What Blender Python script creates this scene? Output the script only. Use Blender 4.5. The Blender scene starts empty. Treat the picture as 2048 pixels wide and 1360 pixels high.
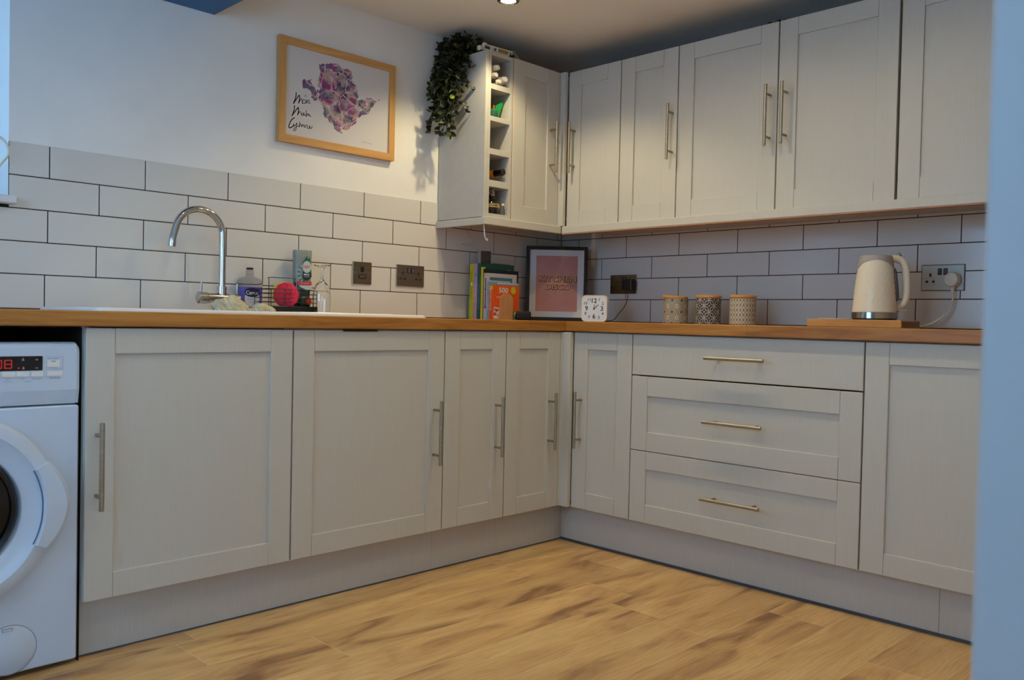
import bpy, bmesh, math, random
from mathutils import Matrix, Vector, Euler, noise
from mathutils.geometry import tessellate_polygon
PI = math.pi
SC = bpy.context.scene
COL = SC.collection

# ------------------------------------------------------------------ camera
cd = bpy.data.cameras.new('camera'); cam = bpy.data.objects.new('camera', cd); COL.objects.link(cam)
fwd = Vector((0.70966346, 0.70417526, -0.02269301)); rgt = Vector((0.7045403, -0.70933422, 0.02163168)); upv = rgt.cross(fwd)
cam.matrix_world = Matrix((( rgt.x, upv.x, -fwd.x, -3.3595), (rgt.y, upv.y, -fwd.y, -2.9865), (rgt.z, upv.z, -fwd.z, 0.9189), (0, 0, 0, 1)))
cd.sensor_width = 36.0; cd.lens = 1725.76 * 36 / 2048; cd.clip_start = 0.02
cd.dof.use_dof = True; cd.dof.focus_distance = 3.6; cd.dof.aperture_fstop = 5.0
SC.camera = cam
# ------------------------------------------------------------------ view, world, daylight
SC.view_settings.view_transform = 'Standard'; SC.view_settings.look = 'None'
SC.view_settings.gamma = 1.0; SC.view_settings.exposure = 0.0; SC.view_settings.use_curve_mapping = False
w = bpy.data.worlds.new('sky'); SC.world = w; w.use_nodes = True
w.node_tree.nodes['Background'].inputs[0].default_value = (0.33, 0.62, 1.0, 1); w.node_tree.nodes['Background'].inputs[1].default_value = 1.25
def area(name, loc, rot, sx, sy, power, col):
    l = bpy.data.lights.new(name, 'AREA'); l.shape = 'RECTANGLE'; l.size = sx; l.size_y = sy; l.energy = power; l.color = col
    o = bpy.data.objects.new(name, l); COL.objects.link(o); o.location = loc; o.rotation_euler = rot; return o
DAY = (0.33, 0.62, 1.0)
area('daylight_left', (-4.42, -1.35, 1.45), (0, -PI/2, 0), 1.15, 1.5, 38, DAY)        # outside the window in the left wall
area('daylight_hall', (-3.45, -4.72, 1.45), (PI/2, 0, 0), 1.5, 1.2, 40, DAY)           # outside the window behind the camera
area('daylight_sink', (-3.38, 0.46, 1.62), (-PI/2, 0, 0), 0.7, 0.7, 14, DAY)          # outside the window over the sink
WARM = (1.0, 0.84, 0.49)
def spot(name, loc, power, ang=152, blend=0.8):
    l = bpy.data.lights.new(name, 'SPOT'); l.energy = power; l.color = WARM; l.spot_size = math.radians(ang); l.spot_blend = blend; l.shadow_soft_size = 0.022
    o = bpy.data.objects.new(name, l); COL.objects.link(o); o.location = loc; return o
LAMPS = [(-0.955, -0.540), (-1.12, -1.08), (-1.12, -1.78), (-2.25, -1.15), (-2.25, -1.90)]  # last two are added fill for the left doors and tiles
for i, (x, y) in enumerate(LAMPS): spot('downlight_bulb', (x, y, 2.168), (22, 23, 19, 13, 12)[i], (128, 164, 164, 150, 150)[i], (.45, 1.0, 1.0, .9, .9)[i])

# ------------------------------------------------------------------ mesh helper
class MB:
    def __init__(s): s.v = []; s.f = []; s.m = []; s.sm = []; s.M = Matrix.Identity(4)
    def add(s, vs, fs, mat=0, smooth=False):
        b = len(s.v); s.v += [tuple(s.M @ Vector(p)) for p in vs]
        for f in fs: s.f.append([b + i for i in f]); s.m.append(mat); s.sm.append(smooth)
        return s
    def bm(s, b, mat=0, smooth=False):
        b.verts.index_update(); s.add([v.co[:] for v in b.verts], [[v.index for v in f.verts] for f in b.faces], mat, smooth); b.free(); return s
    def box(s, x0, x1, y0, y1, z0, z1, bev=0.0, mat=0, seg=1, smooth=False):
        b = bmesh.new(); bmesh.ops.create_cube(b, size=1)
        for v in b.verts: v.co = Vector((x0 + (v.co.x + .5)*(x1-x0), y0 + (v.co.y + .5)*(y1-y0), z0 + (v.co.z + .5)*(z1-z0)))
        if bev > 0: bmesh.ops.bevel(b, geom=list(b.edges), offset=bev, segments=seg, affect='EDGES', profile=0.5)
        return s.bm(b, mat, smooth)
    def tube(s, pts, r, seg=10, mat=0, cap=True, smooth=True):
        pts = [Vector(p) for p in pts]; n = len(pts); rs = r if isinstance(r, (list, tuple)) else [r]*n
        vs = []; fs = []; prev = None
        for i, p in enumerate(pts):
            t = (pts[min(i+1, n-1)] - pts[max(i-1, 0)]).normalized()
            if prev is None:
                a = t.orthogonal().normalized()
            else:
                a = (prev - t * prev.dot(t)).normalized()
            prev = a; c = t.cross(a)
            for k in range(seg):
                q = 2*PI*k/seg; vs.append(p + (a*math.cos(q) + c*math.sin(q))*rs[i])
        for i in range(n-1):
            for k in range(seg):
                fs.append([i*seg+k, i*seg+(k+1) % seg, (i+1)*seg+(k+1) % seg, (i+1)*seg+k])
        if cap: fs.append(list(range(seg))[::-1]); fs.append([(n-1)*seg+k for k in range(seg)])
        return s.add(vs, fs, mat, smooth)
    def lathe(s, prof, seg=32, mat=0, axis='z', c=(0, 0, 0), smooth=True, sx=1, sy=1):
        vs = []; fs = []; n = len(prof)
        for r, h in prof:
            for k in range(seg):
                q = 2*PI*k/seg; a, b = r*math.cos(q)*sx, r*math.sin(q)*sy
                p = (a, b, h) if axis == 'z' else ((a, h, b) if axis == 'y' else (h, a, b))
                vs.append((p[0]+c[0], p[1]+c[1], p[2]+c[2]))
        for i in range(n-1):
            for k in range(seg): fs.append([i*seg+k, i*seg+(k+1) % seg, (i+1)*seg+(k+1) % seg, (i+1)*seg+k])
        if prof[0][0] > 1e-6: fs.append(list(range(seg))[::-1])
        if prof[-1][0] > 1e-6: fs.append([(n-1)*seg+k for k in range(seg)])
        return s.add(vs, fs, mat, smooth)
    def prism(s, pts, y0, y1, mat=0):
        """outline in x,z extruded along y"""
        n = len(pts); vs = [(x, y0, z) for x, z in pts] + [(x, y1, z) for x, z in pts]
        if n > 8:
            tr = tessellate_polygon([[Vector((x, z, 0)) for x, z in pts]])
            caps = [list(t) for t in tr] + [[n+i for i in t][::-1] for t in tr]
        else: caps = [list(range(n)), list(range(n, 2*n))[::-1]]
        fs = caps + [[i, (i+1) % n, n+(i+1) % n, n+i] for i in range(n)]
        return s.add(vs, fs, mat)
    def ribbon(s, pts, wd, y=0, mat=0):
        for i in range(len(pts)-1):
            a, b = Vector(pts[i]), Vector(pts[i+1]); d = (b-a).normalized(); n = Vector((-d.y, d.x))*wd/2
            a2, b2 = a-d*wd*.3, b+d*wd*.3
            s.add([(q.x, y, q.y) for q in (a2-n, b2-n, b2+n, a2+n)], [[0, 1, 2, 3]], mat)
        return s
    def text(s, body, cx, cz, h, wd=None, y=0, mat=0, off=0.0, ext=0.0, shear=0, vertical=False):
        c = bpy.data.curves.new('t', 'FONT'); c.body = body; c.offset = off; c.extrude = ext; c.shear = shear; c.resolution_u = 3
        o = bpy.data.objects.new('t', c); COL.objects.link(o); dg = bpy.context.evaluated_depsgraph_get(); dg.update()
        me = bpy.data.meshes.new_from_object(o.evaluated_get(dg)); vs = [v.co.copy() for v in me.vertices]; fs = [list(p.vertices) for p in me.polygons]
        bpy.data.objects.remove(o); bpy.data.curves.remove(c); bpy.data.meshes.remove(me)
        if not vs: return s
        x0 = min(v.x for v in vs); x1 = max(v.x for v in vs); z0 = min(v.y for v in vs); z1 = max(v.y for v in vs)
        k = h/(z1-z0); kx = k if wd is None else wd/(x1-x0)
        out = []
        for v in vs:
            a, b = (v.x-(x0+x1)/2)*kx, (v.y-(z0+z1)/2)*k
            if vertical: a, b = b, -a
            out.append((cx+a, y-v.z, cz+b))
        return s.add(out, fs, mat)
    def build(s, name, mats, parent=None, loc=None, rotz=0):
        me = bpy.data.meshes.new(name); me.from_pydata(s.v, [], s.f)
        for mt in (mats if isinstance(mats, (list, tuple)) else [mats]): me.materials.append(mt)
        for p, i, q in zip(me.polygons, s.m, s.sm): p.material_index = i; p.use_smooth = q
        b = bmesh.new(); b.from_mesh(me); bmesh.ops.recalc_face_normals(b, faces=list(b.faces))
        for e in b.edges:
            if len(e.link_faces) == 2 and e.calc_face_angle(0) > math.radians(38): e.smooth = False
        b.to_mesh(me); b.free()
        me.update()
        o = bpy.data.objects.new(name, me); COL.objects.link(o)
        if parent is not None: o.parent = parent
        if loc is not None: o.location = loc
        if rotz: o.rotation_euler = (0, 0, rotz)
        return o
def tag(o, label, cat, group=None):
    o['label'] = label; o['category'] = cat
    if group: o['group'] = group
    return o
def struct(o): o['kind'] = 'structure'; return o
def thing(name, label, cat, loc=(0, 0, 0), rotz=0, group=None):
    o = bpy.data.objects.new(name, None); COL.objects.link(o); o.location = loc; o.rotation_euler = (0, 0, rotz); o.empty_display_size = 0.05
    return tag(o, label, cat, group)
def ring(cx, cy, z, w, d, r, n=6):
    """rounded rectangle outline"""
    out = []
    for (sx, sy, a0) in ((1, 1, 0), (-1, 1, 90), (-1, -1, 180), (1, -1, 270)):
        for k in range(n+1):
            a = math.radians(a0 + 90*k/n); out.append((cx + sx*(w/2-r) + r*math.cos(a), cy + sy*(d/2-r) + r*math.sin(a), z))
    return out
def loft(mb, rings, mat=0, smooth=True, caps=True):
    n = len(rings[0]); vs = [p for r in rings for p in r]; fs = []
    for i in range(len(rings)-1):
        for k in range(n): fs.append([i*n+k, i*n+(k+1) % n, (i+1)*n+(k+1) % n, (i+1)*n+k])
    if caps: fs.append(list(range(n))[::-1]); fs.append([(len(rings)-1)*n+k for k in range(n)])
    return mb.add(vs, fs, mat, smooth)
def smoothpath(pts, n=8):
    P = [Vector(p) for p in pts]; out = []
    for i in range(len(P)-1):
        p0, p1, p2, p3 = P[max(i-1, 0)], P[i], P[i+1], P[min(i+2, len(P)-1)]
        for k in range(n):
            t = k/n; out.append(.5*((2*p1) + (p2-p0)*t + (2*p0-5*p1+4*p2-p3)*t*t + (3*p1-p0-3*p2+p3)*t**3))
    out.append(P[-1]); return out

# ------------------------------------------------------------------ materials
def srgb(r, g, b):
    f = lambda c: c/12.92 if c <= .04045 else ((c+.055)/1.055)**2.4
    return (f(r/255), f(g/255), f(b/255), 1)
def mat(name, col, rough=.5, metal=0, coat=0, spec=.5, trans=0, ior=1.45, emit=None, es=0, alpha=1):
    m = bpy.data.materials.new(name); m.use_nodes = True; p = m.node_tree.nodes['Principled BSDF']
    p.inputs['Base Color'].default_value = col; p.inputs['Roughness'].default_value = rough; p.inputs['Metallic'].default_value = metal
    p.inputs['Coat Weight'].default_value = coat; p.inputs['Specular IOR Level'].default_value = spec
    p.inputs['Transmission Weight'].default_value = trans; p.inputs['IOR'].default_value = ior
    if emit: p.inputs['Emission Color'].default_value = emit; p.inputs['Emission Strength'].default_value = es
    return m
def N(m, t, **k):
    n = m.node_tree.nodes.new(t)
    for a, b in k.items(): setattr(n, a, b)
    return n
def L(m, a, b): m.node_tree.links.new(a, b)
def coords(m, scale=(1, 1, 1), src='Object'):
    tc = N(m, 'ShaderNodeTexCoord'); mp = N(m, 'ShaderNodeMapping'); mp.inputs['Scale'].default_value = scale
    L(m, tc.outputs[src], mp.inputs['Vector']); return mp.outputs['Vector']
def ramp(m, fac, stops):
    r = N(m, 'ShaderNodeValToRGB'); e = r.color_ramp.elements
    while len(e) < len(stops): e.new(.5)
    for k, (p, c) in enumerate(stops): e[k].position = p; e[k].color = c
    L(m, fac, r.inputs[0]); return r.outputs[0]
def bump(m, h, strength, dist=.001):
    b = N(m, 'ShaderNodeBump'); b.inputs['Strength'].default_value = strength; b.inputs['Distance'].default_value = dist
    L(m, h, b.inputs['Height']); L(m, b.outputs[0], m.node_tree.nodes['Principled BSDF'].inputs['Normal'])
def noisy(name, c1, c2, scale, rough=.5, detail=6, bs=0, bd=.001, lo=.35, hi=.65, src='Object', **k):
    m = mat(name, c1, rough, **k); v = coords(m, scale, src); n = N(m, 'ShaderNodeTexNoise'); n.inputs['Scale'].default_value = 1; n.inputs['Detail'].default_value = detail
    L(m, v, n.inputs['Vector']); L(m, ramp(m, n.outputs['Fac'], [(lo, c1), (hi, c2)]), m.node_tree.nodes['Principled BSDF'].inputs['Base Color'])
    if bs: bump(m, n.outputs['Fac'], bs, bd)
    return m
M = {}
M['wall'] = noisy('wall_paint', srgb(237, 235, 230), srgb(241, 239, 234), (6, 6, 6), .75, bs=.15, bd=.002)
M['ceil'] = noisy('ceiling_paint', srgb(240, 236, 228), srgb(243, 239, 231), (5, 5, 5), .8, bs=.1, bd=.002)
M['blue'] = noisy('blue_paint', srgb(40, 96, 150), srgb(44, 102, 156), (8, 8, 8), .55, bs=.2, bd=.001)
M['tile'] = noisy('glazed_tile', srgb(217, 213, 206), srgb(220, 216, 209), (3, 3, 3), .14, bs=.03, bd=.004, spec=.4)
M['grout'] = noisy('charcoal_grout', srgb(26, 22, 22), srgb(34, 30, 30), (60, 60, 60), .9)
M['door'] = noisy('painted_woodgrain', srgb(194, 190, 181), srgb(197, 193, 184), (260, 260, 7), .42, detail=4, bs=.03, bd=.0004)
M['carc'] = noisy('cabinet_board', srgb(184, 181, 175), srgb(188, 185, 179), (30, 30, 30), .5)
M['plinth'] = noisy('plinth_board', srgb(190, 186, 180), srgb(194, 190, 184), (200, 200, 12), .4, bs=.03, bd=.0004)
M['darktop'] = noisy('darkened_chipboard_top', srgb(96, 78, 58), srgb(70, 56, 44), (120, 120, 120), .9)  # unseen cabinet tops, kept dark so less light bounces to the ceiling
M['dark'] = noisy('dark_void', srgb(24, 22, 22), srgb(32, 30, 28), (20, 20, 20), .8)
M['seal'] = mat('dark_seal_strip', srgb(70, 74, 84), .6)
M['chip'] = noisy('raw_board_edge', srgb(190, 140, 100), srgb(170, 120, 84), (200, 200, 200), .8)
M['steel'] = noisy('brushed_steel', srgb(186, 176, 160), srgb(170, 160, 146), (20, 20, 400), .3, metal=1.0)
M['steelH'] = noisy('brushed_steel_bar', srgb(176, 166, 148), srgb(158, 149, 134), (20, 20, 400), .42, metal=1.0)
M['chrome'] = mat('polished_chrome', srgb(190, 188, 186), .09, metal=1)
M['bronze'] = noisy('dark_nickel_plate', srgb(170, 152, 124), srgb(150, 134, 110), (3, 3, 300), .24, metal=1.0)
M['black'] = mat('black_plastic', srgb(26, 25, 27), .45)
M['blackm'] = mat('black_gloss', srgb(14, 14, 16), .2)
M['white'] = mat('white_plastic', srgb(226, 226, 224), .35)
M['enamel'] = noisy('white_enamel', srgb(194, 208, 226), srgb(197, 211, 229), (10, 10, 10), .3)
M['sink'] = mat('white_sink', srgb(228, 228, 226), .25)
M['ink'] = mat('dark_ink', srgb(40, 42, 46), .6)
M['greyink'] = mat('grey_ink', srgb(120, 128, 140), .6)
M['red'] = mat('red_led', srgb(60, 8, 8), .4, emit=(1, .03, .03, 1), es=.55)
M['glassd'] = mat('dark_door_glass', srgb(12, 16, 22), .08)
M['glass'] = mat('clear_glass', (1, 1, 1, 1), .0, trans=1, ior=1.45)
M['cream'] = mat('cream_plastic', srgb(226, 216, 196), .3)

def wood(name, c1, c2, c3, along, sc=1.0, rough=.4, staves=True, src='Object', stave=(.9, .045)):
    """lengthwise grain along local x, with staves of varying tone"""
    m = mat(name, c2, rough); p = m.node_tree.nodes['Principled BSDF']
    v = coords(m, (2.2*sc, 30*sc, 30*sc) if along == 'x' else ((30*sc, 30*sc, 2.2*sc) if along == 'z' else (30*sc, 2.2*sc, 30*sc)), src)
    n = N(m, 'ShaderNodeTexNoise'); n.inputs['Scale'].default_value = 1; n.inputs['Detail'].default_value = 9; n.inputs['Roughness'].default_value = .62; n.inputs['Distortion'].default_value = 1.2
    L(m, v, n.inputs['Vector']); col = ramp(m, n.outputs['Fac'], [(.3, c1), (.5, c2), (.72, c3)])
    if staves:
        v2 = coords(m, (1, 1, 1), src); b = N(m, 'ShaderNodeTexBrick'); b.inputs['Scale'].default_value = 1; b.inputs['Mortar Size'].default_value = .0; b.inputs['Brick Width'].default_value = stave[0]; b.inputs['Row Height'].default_value = stave[1]
        b.inputs['Color1'].default_value = (.82, .80, .78, 1); b.inputs['Color2'].default_value = (1.12, 1.1, 1.08, 1); b.offset = .37
        L(m, v2, b.inputs['Vector']); mx = N(m, 'ShaderNodeMixRGB', blend_type='MULTIPLY'); mx.inputs[0].default_value = 1
        L(m, col, mx.inputs[1]); L(m, b.outputs['Color'], mx.inputs[2]); col = mx.outputs[0]
    L(m, col, p.inputs['Base Color']); bump(m, n.outputs['Fac'], .12, .0006); return m
M['oak'] = wood('oiled_oak_worktop', srgb(138, 86, 34), srgb(168, 112, 48), srgb(188, 136, 68), 'x', rough=.38)
M['pine'] = wood('pine_frame', srgb(196, 142, 80), srgb(208, 156, 92), srgb(218, 168, 106), 'x', staves=False, rough=.5)
M['pinez'] = wood('pine_frame_upright', srgb(196, 142, 80), srgb(208, 156, 92), srgb(218, 168, 106), 'z', staves=False, rough=.5)
M['beech'] = wood('beech_bookend', srgb(196, 140, 84), srgb(206, 150, 94), srgb(214, 160, 104), 'z', staves=False, rough=.5)
M['bamboo'] = wood('bamboo_lid', srgb(200, 140, 76), srgb(212, 152, 88), srgb(220, 164, 100), 'x', staves=False, rough=.5)
M['board'] = wood('chopping_board_wood', srgb(190, 130, 60), srgb(204, 146, 74), srgb(214, 158, 86), 'x', staves=True, rough=.45, stave=(.11, .05))

# floor planks: every plank carries its own random number as a face attribute
def floor_mat():
    m = mat('oak_plank_vinyl', srgb(170, 130, 84), .42); p = m.node_tree.nodes['Principled BSDF']
    at = N(m, 'ShaderNodeAttribute', attribute_name='plank'); tc = N(m, 'ShaderNodeTexCoord')
    sh = N(m, 'ShaderNodeVectorMath', operation='MULTIPLY_ADD'); sh.inputs[0].default_value = (0, 0, 0)
    cb = N(m, 'ShaderNodeCombineXYZ'); mu = N(m, 'ShaderNodeMath', operation='MULTIPLY'); mu.inputs[1].default_value = 37.0
    L(m, at.outputs['Fac'], mu.inputs[0]); L(m, mu.outputs[0], cb.inputs[0]); L(m, mu.outputs[0], cb.inputs[2])
    ad = N(m, 'ShaderNodeVectorMath', operation='ADD'); L(m, tc.outputs['Object'], ad.inputs[0]); L(m, cb.outputs[0], ad.inputs[1])
    m.node_tree.nodes.remove(sh)
    def nz(scale, det, dist, rg=.6):
        mp = N(m, 'ShaderNodeMapping'); mp.inputs['Scale'].default_value = scale; L(m, ad.outputs[0], mp.inputs['Vector'])
        n = N(m, 'ShaderNodeTexNoise'); n.inputs['Scale'].default_value = 1; n.inputs['Detail'].default_value = det; n.inputs['Distortion'].default_value = dist; n.inputs['Roughness'].default_value = rg
        L(m, mp.outputs[0], n.inputs['Vector']); return n.outputs['Fac']
    broad = nz((1.9, 8, 1), 5, 1.1, .55); fine = nz((14, 90, 1), 6, .8)
    col = ramp(m, broad, [(.30, srgb(140, 102, 68)), (.44, srgb(196, 155, 103)), (.58, srgb(212, 173, 116)), (.74, srgb(220, 186, 132))])
    # cathedral grain
    mp = N(m, 'ShaderNodeMapping'); mp.inputs['Scale'].default_value = (1.5, 8.5, 1); L(m, ad.outputs[0], mp.inputs['Vector'])
    wv = N(m, 'ShaderNodeTexWave', wave_type='RINGS'); wv.inputs['Scale'].default_value = 3.2; wv.inputs['Distortion'].default_value = 14; wv.inputs['Detail'].default_value = 2.5; wv.inputs['Detail Scale'].default_value = .8
    L(m, mp.outputs[0], wv.inputs['Vector'])
    rp = ramp(m, wv.outputs['Fac'], [(.0, (.86, .84, .81, 1)), (.5, (1, 1, 1, 1)), (1, (1.06, 1.05, 1.04, 1))])
    m1 = N(m, 'ShaderNodeMixRGB', blend_type='MULTIPLY'); m1.inputs[0].default_value = .6; L(m, col, m1.inputs[1]); L(m, rp, m1.inputs[2])
    r2 = ramp(m, fine, [(.35, (.82, .79, .76, 1)), (.6, (1.05, 1.05, 1.04, 1))])
    m2 = N(m, 'ShaderNodeMixRGB', blend_type='MULTIPLY'); m2.inputs[0].default_value = .35; L(m, m1.outputs[0], m2.inputs[1]); L(m, r2, m2.inputs[2])
    r3 = ramp(m, at.outputs['Fac'], [(0, (.94, .93, .92, 1)), (1, (1.06, 1.05, 1.03, 1))])
    m3 = N(m, 'ShaderNodeMixRGB', blend_type='MULTIPLY'); m3.inputs[0].default_value = 1; L(m, m2.outputs[0], m3.inputs[1]); L(m, r3, m3.inputs[2])
    L(m, m3.outputs[0], p.inputs['Base Color']); bump(m, fine, .25, .0004); return m
M['floor'] = floor_mat(); M['groove'] = mat('plank_joint', srgb(228, 200, 156), .6)

# ------------------------------------------------------------------ setting
RX0, RX1, RY0, RY1, RZ = -4.3, 0.008, -4.6, 0.008, 2.18
def build_floor():
    rows = {}; rnd = random.Random(4); mb = MB(); vals = []
    y = -.863 + .195*5; k = 0
    offs = {-.863: -2.01, -1.058: -1.008, -1.448: -1.15, -1.643: -.808}
    while y > RY0 - .2:
        y1 = round(y, 3); y0 = y1 - .195
        x = offs.get(y1, -rnd.uniform(.2, 1.25)); xs = [x]
        while xs[0] > RX0: xs.insert(0, xs[0]-1.22)
        while xs[-1] < .1: xs.append(xs[-1]+1.22)
        g = .0009
        for a, b in zip(xs[:-1], xs[1:]):
            aa, bb = max(a+g, RX0), min(b-g, .1)
            if bb <= aa: continue
            yy0, yy1 = max(y0+g, RY0), min(y1-g, .1)
            if yy1 <= yy0: continue
            mb.add([(aa, yy0, 0), (bb, yy0, 0), (bb, yy1, 0), (aa, yy1, 0)], [[0, 1, 2, 3]]); vals.append(rnd.random())
        y -= .195
    mb.box(RX0, .1, RY0, .1, -.05, -.0002, mat=1); vals += [0]*6
    o = mb.build('floor', [M['floor'], M['groove']]); at = o.data.attributes.new('plank', 'FLOAT', 'FACE')
    for i, v in enumerate(vals): at.data[i].value = v
    # planks face up
    b = bmesh.new(); b.from_mesh(o.data)
    for f in b.faces:
        if f.material_index == 0 and f.normal.z < 0: f.normal_flip()
    b.to_mesh(o.data); b.free(); return struct(o)
build_floor()
struct(MB().box(RX0-.1, .15, RY0-.1, .5, RZ, RZ+.08).build('ceiling', M['ceil']))
# wall behind the sink with its window hole x -3.75..-2.565, z 1.262..1.99
mb = MB()
for a in ((-2.565, .15, .004, .15, 0, RZ), (RX0-.1, -3.75, .004, .15, 0, RZ), (-3.75, -2.565, .004, .15, 0, 1.255), (-3.75, -2.565, .004, .30, 1.995, RZ), (-2.565, -2.50, .15, .30, 1.0, RZ)): mb.box(*a)
struct(mb.build('wall_back', M['wall']))
struct(MB().box(.004, .15, RY0, .004, 0, RZ).build('wall_right', M['wall']))
mb = MB()   # left wall with a window hole y -2.1..-0.6, z .95..2.0
for a in ((RX0-.1, RX0, RY0, -2.1, 0, RZ), (RX0-.1, RX0, -.6, .15, 0, RZ), (RX0-.1, RX0, -2.1, -.6, 0, .88), (RX0-.1, RX0, -2.1, -.6, 2.02, RZ)): mb.box(*a)
struct(mb.build('wall_left', M['wall']))
mb = MB()   # hall wall behind the camera with a window hole x -4.2..-2.7
for a in ((-2.70, .15, RY0-.1, RY0, 0, RZ), (RX0-.1, -4.2, RY0-.1, RY0, 0, RZ), (-4.2, -2.7, RY0-.1, RY0, 0, .85), (-4.2, -2.7, RY0-.1, RY0, 2.05, RZ)): mb.box(*a)
struct(mb.build('wall_hall', M['wall']))
struct(MB().box(-2.575, 0, -2.90, -2.79, 0, RZ).build('wall_front', M['wall']))
# door lining at the end of that wall, close to the lens on the right
mb = MB(); mb.box(-2.60, -2.575, -2.925, -2.765, 0, 2.02, .003); mb.box(-2.598, -2.53, -2.79, -2.772, 0, 2.06, .004)
struct(mb.build('trim_1', mat('gloss_trim_paint', srgb(196, 198, 202), .35)))
# lowered blue beam over the sink end
struct(MB().box(RX0, -1.905, -.55, .004, 1.997, RZ, .002).build('trim_2', M['blue']))

def window(name, x0, x1, z0, z1, loc, rotz, d=.05, bars=1):
    t = thing(name, '', ''); del t['label']; del t['category']; struct(t); t.location = loc; t.rotation_euler = (0, 0, rotz)
    f = MB(); s = .055
    f.box(x0, x0+s, 0, d, z0, z1, .004); f.box(x1-s, x1, 0, d, z0, z1, .004); f.box(x0+s, x1-s, 0, d, z0, z0+s, .004); f.box(x0+s, x1-s, 0, d, z1-s, z1, .004)
    for k in range(bars):
        xm = x0+(x1-x0)*(k+1)/(bars+1); f.box(xm-.03, xm+.03, .002, d-.002, z0+s, z1-s, .004)
    f.build('window_frame', M['white'], t)
    MB().box(x0+s-.005, x1-s+.005, d*.45, d*.55, z0+s-.005, z1-s+.005).build('pane', M['glass'], t)
    return t
w1 = window('window_1', -3.745, -2.57, 1.27, 1.99, (0, .20, 0), 0)
window('window_2', -.745, .745, .885, 2.015, (RX0-.03, -1.35, 0), PI/2)
window('window_3', -.745, .745, .855, 2.045, (-3.45, RY0-.03, 0), PI)
struct(MB().box(-3.78, -2.549, -.035, .2, 1.243, 1.268, .004).build('trim_3', M['white']))     # window sill board
mb = MB(); mb.tube(smoothpath([(-2.60, -.002, 1.345), (-2.585, -.012, 1.37), (-2.572, -.02, 1.395), (-2.578, -.02, 1.425), (-2.60, -.015, 1.445), (-2.63, -.01, 1.45)]), .004, 8)
tag(mb.build('cord_loop', M['cream']), 'pale looped cord hanging in the window reveal at the left edge', 'cord')

# ---- tiles: bevelled tiles over grout
TP, TH, Z1 = .302, .102, 1.0307
def tiles(name, phase, offs, xmin, xmax, loc=(0, 0, 0), rotz=0, sill=None):
    mb = MB(); g = .0016
    for r in range(5):
        z1 = Z1 + TH*r; z0 = z1 - TH
        if r == 0: z0 = .9228
        h = 0 if r % 2 == 0 else .5
        xs = sorted([-(phase + TP*(j+h)) - offs[r] for j in range(-8, 16)])
        for a, b in zip(xs[:-1], xs[1:]):
            a2, b2 = max(a, xmin), min(b, xmax)
            if b2 - a2 < .004: continue
            if sill and b2 <= sill[0]+.002 and z1 > sill[1]:
                if z0 < sill[1]-.01: mb.box(a2+g, b2-g, 0, .007, z0+g, sill[1], .0009)
                continue
            if sill and a2 < sill[0] and z1 > sill[1]:
                mb.box(sill[0]+.001, b2-g, 0, .007, z0+g, z1-(g if r < 4 else 0), .0009)
                if z0 < sill[1]-.01: mb.box(a2+g, sill[0], 0, .007, z0+g, sill[1], .0009)
                continue
            mb.box(a2+g, b2-g, 0, .007, z0+g, z1-(g if r < 4 else 0), .0009)
    top = Z1+4*TH
    if sill: mb.box(sill[0], xmax, .0012, .0055, .921, top-.001, mat=1); mb.box(xmin, sill[0], .0012, .0055, .921, sill[1], mat=1)
    else: mb.box(xmin, xmax, .0012, .0055, .921, top-.001, mat=1)
    return struct(mb.build(name, [M['tile'], M['grout']], None, loc, rotz))
tiles('trim_4', .9434, (.0076, .0027, 0, -.0049, -.0041), RX0, -.0012, sill=(-2.565, 1.243))
tiles('trim_5', .2696-0, (-.0015, .0016, 0, -.001, -.0035), -.0, 2.78, rotz=-PI/2) if False else None
def tiles_right():
    mb = MB(); g = .0016; offs = (-.0015, .0016, 0, -.001, -.0035)
    for r in range(5):
        z1 = Z1+TH*r; z0 = z1-TH if r else .9228; h = 0 if r % 2 == 0 else .5
        xs = sorted([.2696 + TP*(j+h) + offs[r] for j in range(-2, 12)])
        for a, b in zip(xs[:-1], xs[1:]):
            a2, b2 = max(a, .0012), min(b, 2.788)
            if b2-a2 < .004: continue
            mb.box(a2+g, b2-g, 0, .007, z0+g, z1-g, .0009)
    mb.box(.0, 2.788, .0012, .0055, .921, Z1+4*TH-.001, mat=1)
    return struct(mb.build('trim_5', [M['tile'], M['grout']], None, (0, 0, 0), -PI/2))
tiles_right()

# ---- plinths
mb = MB(); zp = .150
for a, b in ((-2.56, -1.332), (-1.3312, -1.0065), (-1.0058, -.6202)): mb.box(a, b, -.5812, -.5632, .0, zp, .0006)
struct(mb.build('baseboard_left', M['plinth']))
mb = MB()
for a, b in ((.5812, 2.0975), (2.0985, 2.788)): mb.box(a, b, -.6202, -.6022, .0, zp, .0006)
struct(mb.build('baseboard_right', M['plinth'], None, (0, 0, 0), -PI/2))
struct(MB().box(-2.56, -.6242, -.5835, -.5814, .0, .004).build('trim_6', M['seal']))
struct(MB().box(.5836, 2.788, -.6262, -.6204, .0, .009, .001).build('trim_7', M['seal'], None, (0, 0, 0), -PI/2))

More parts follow.
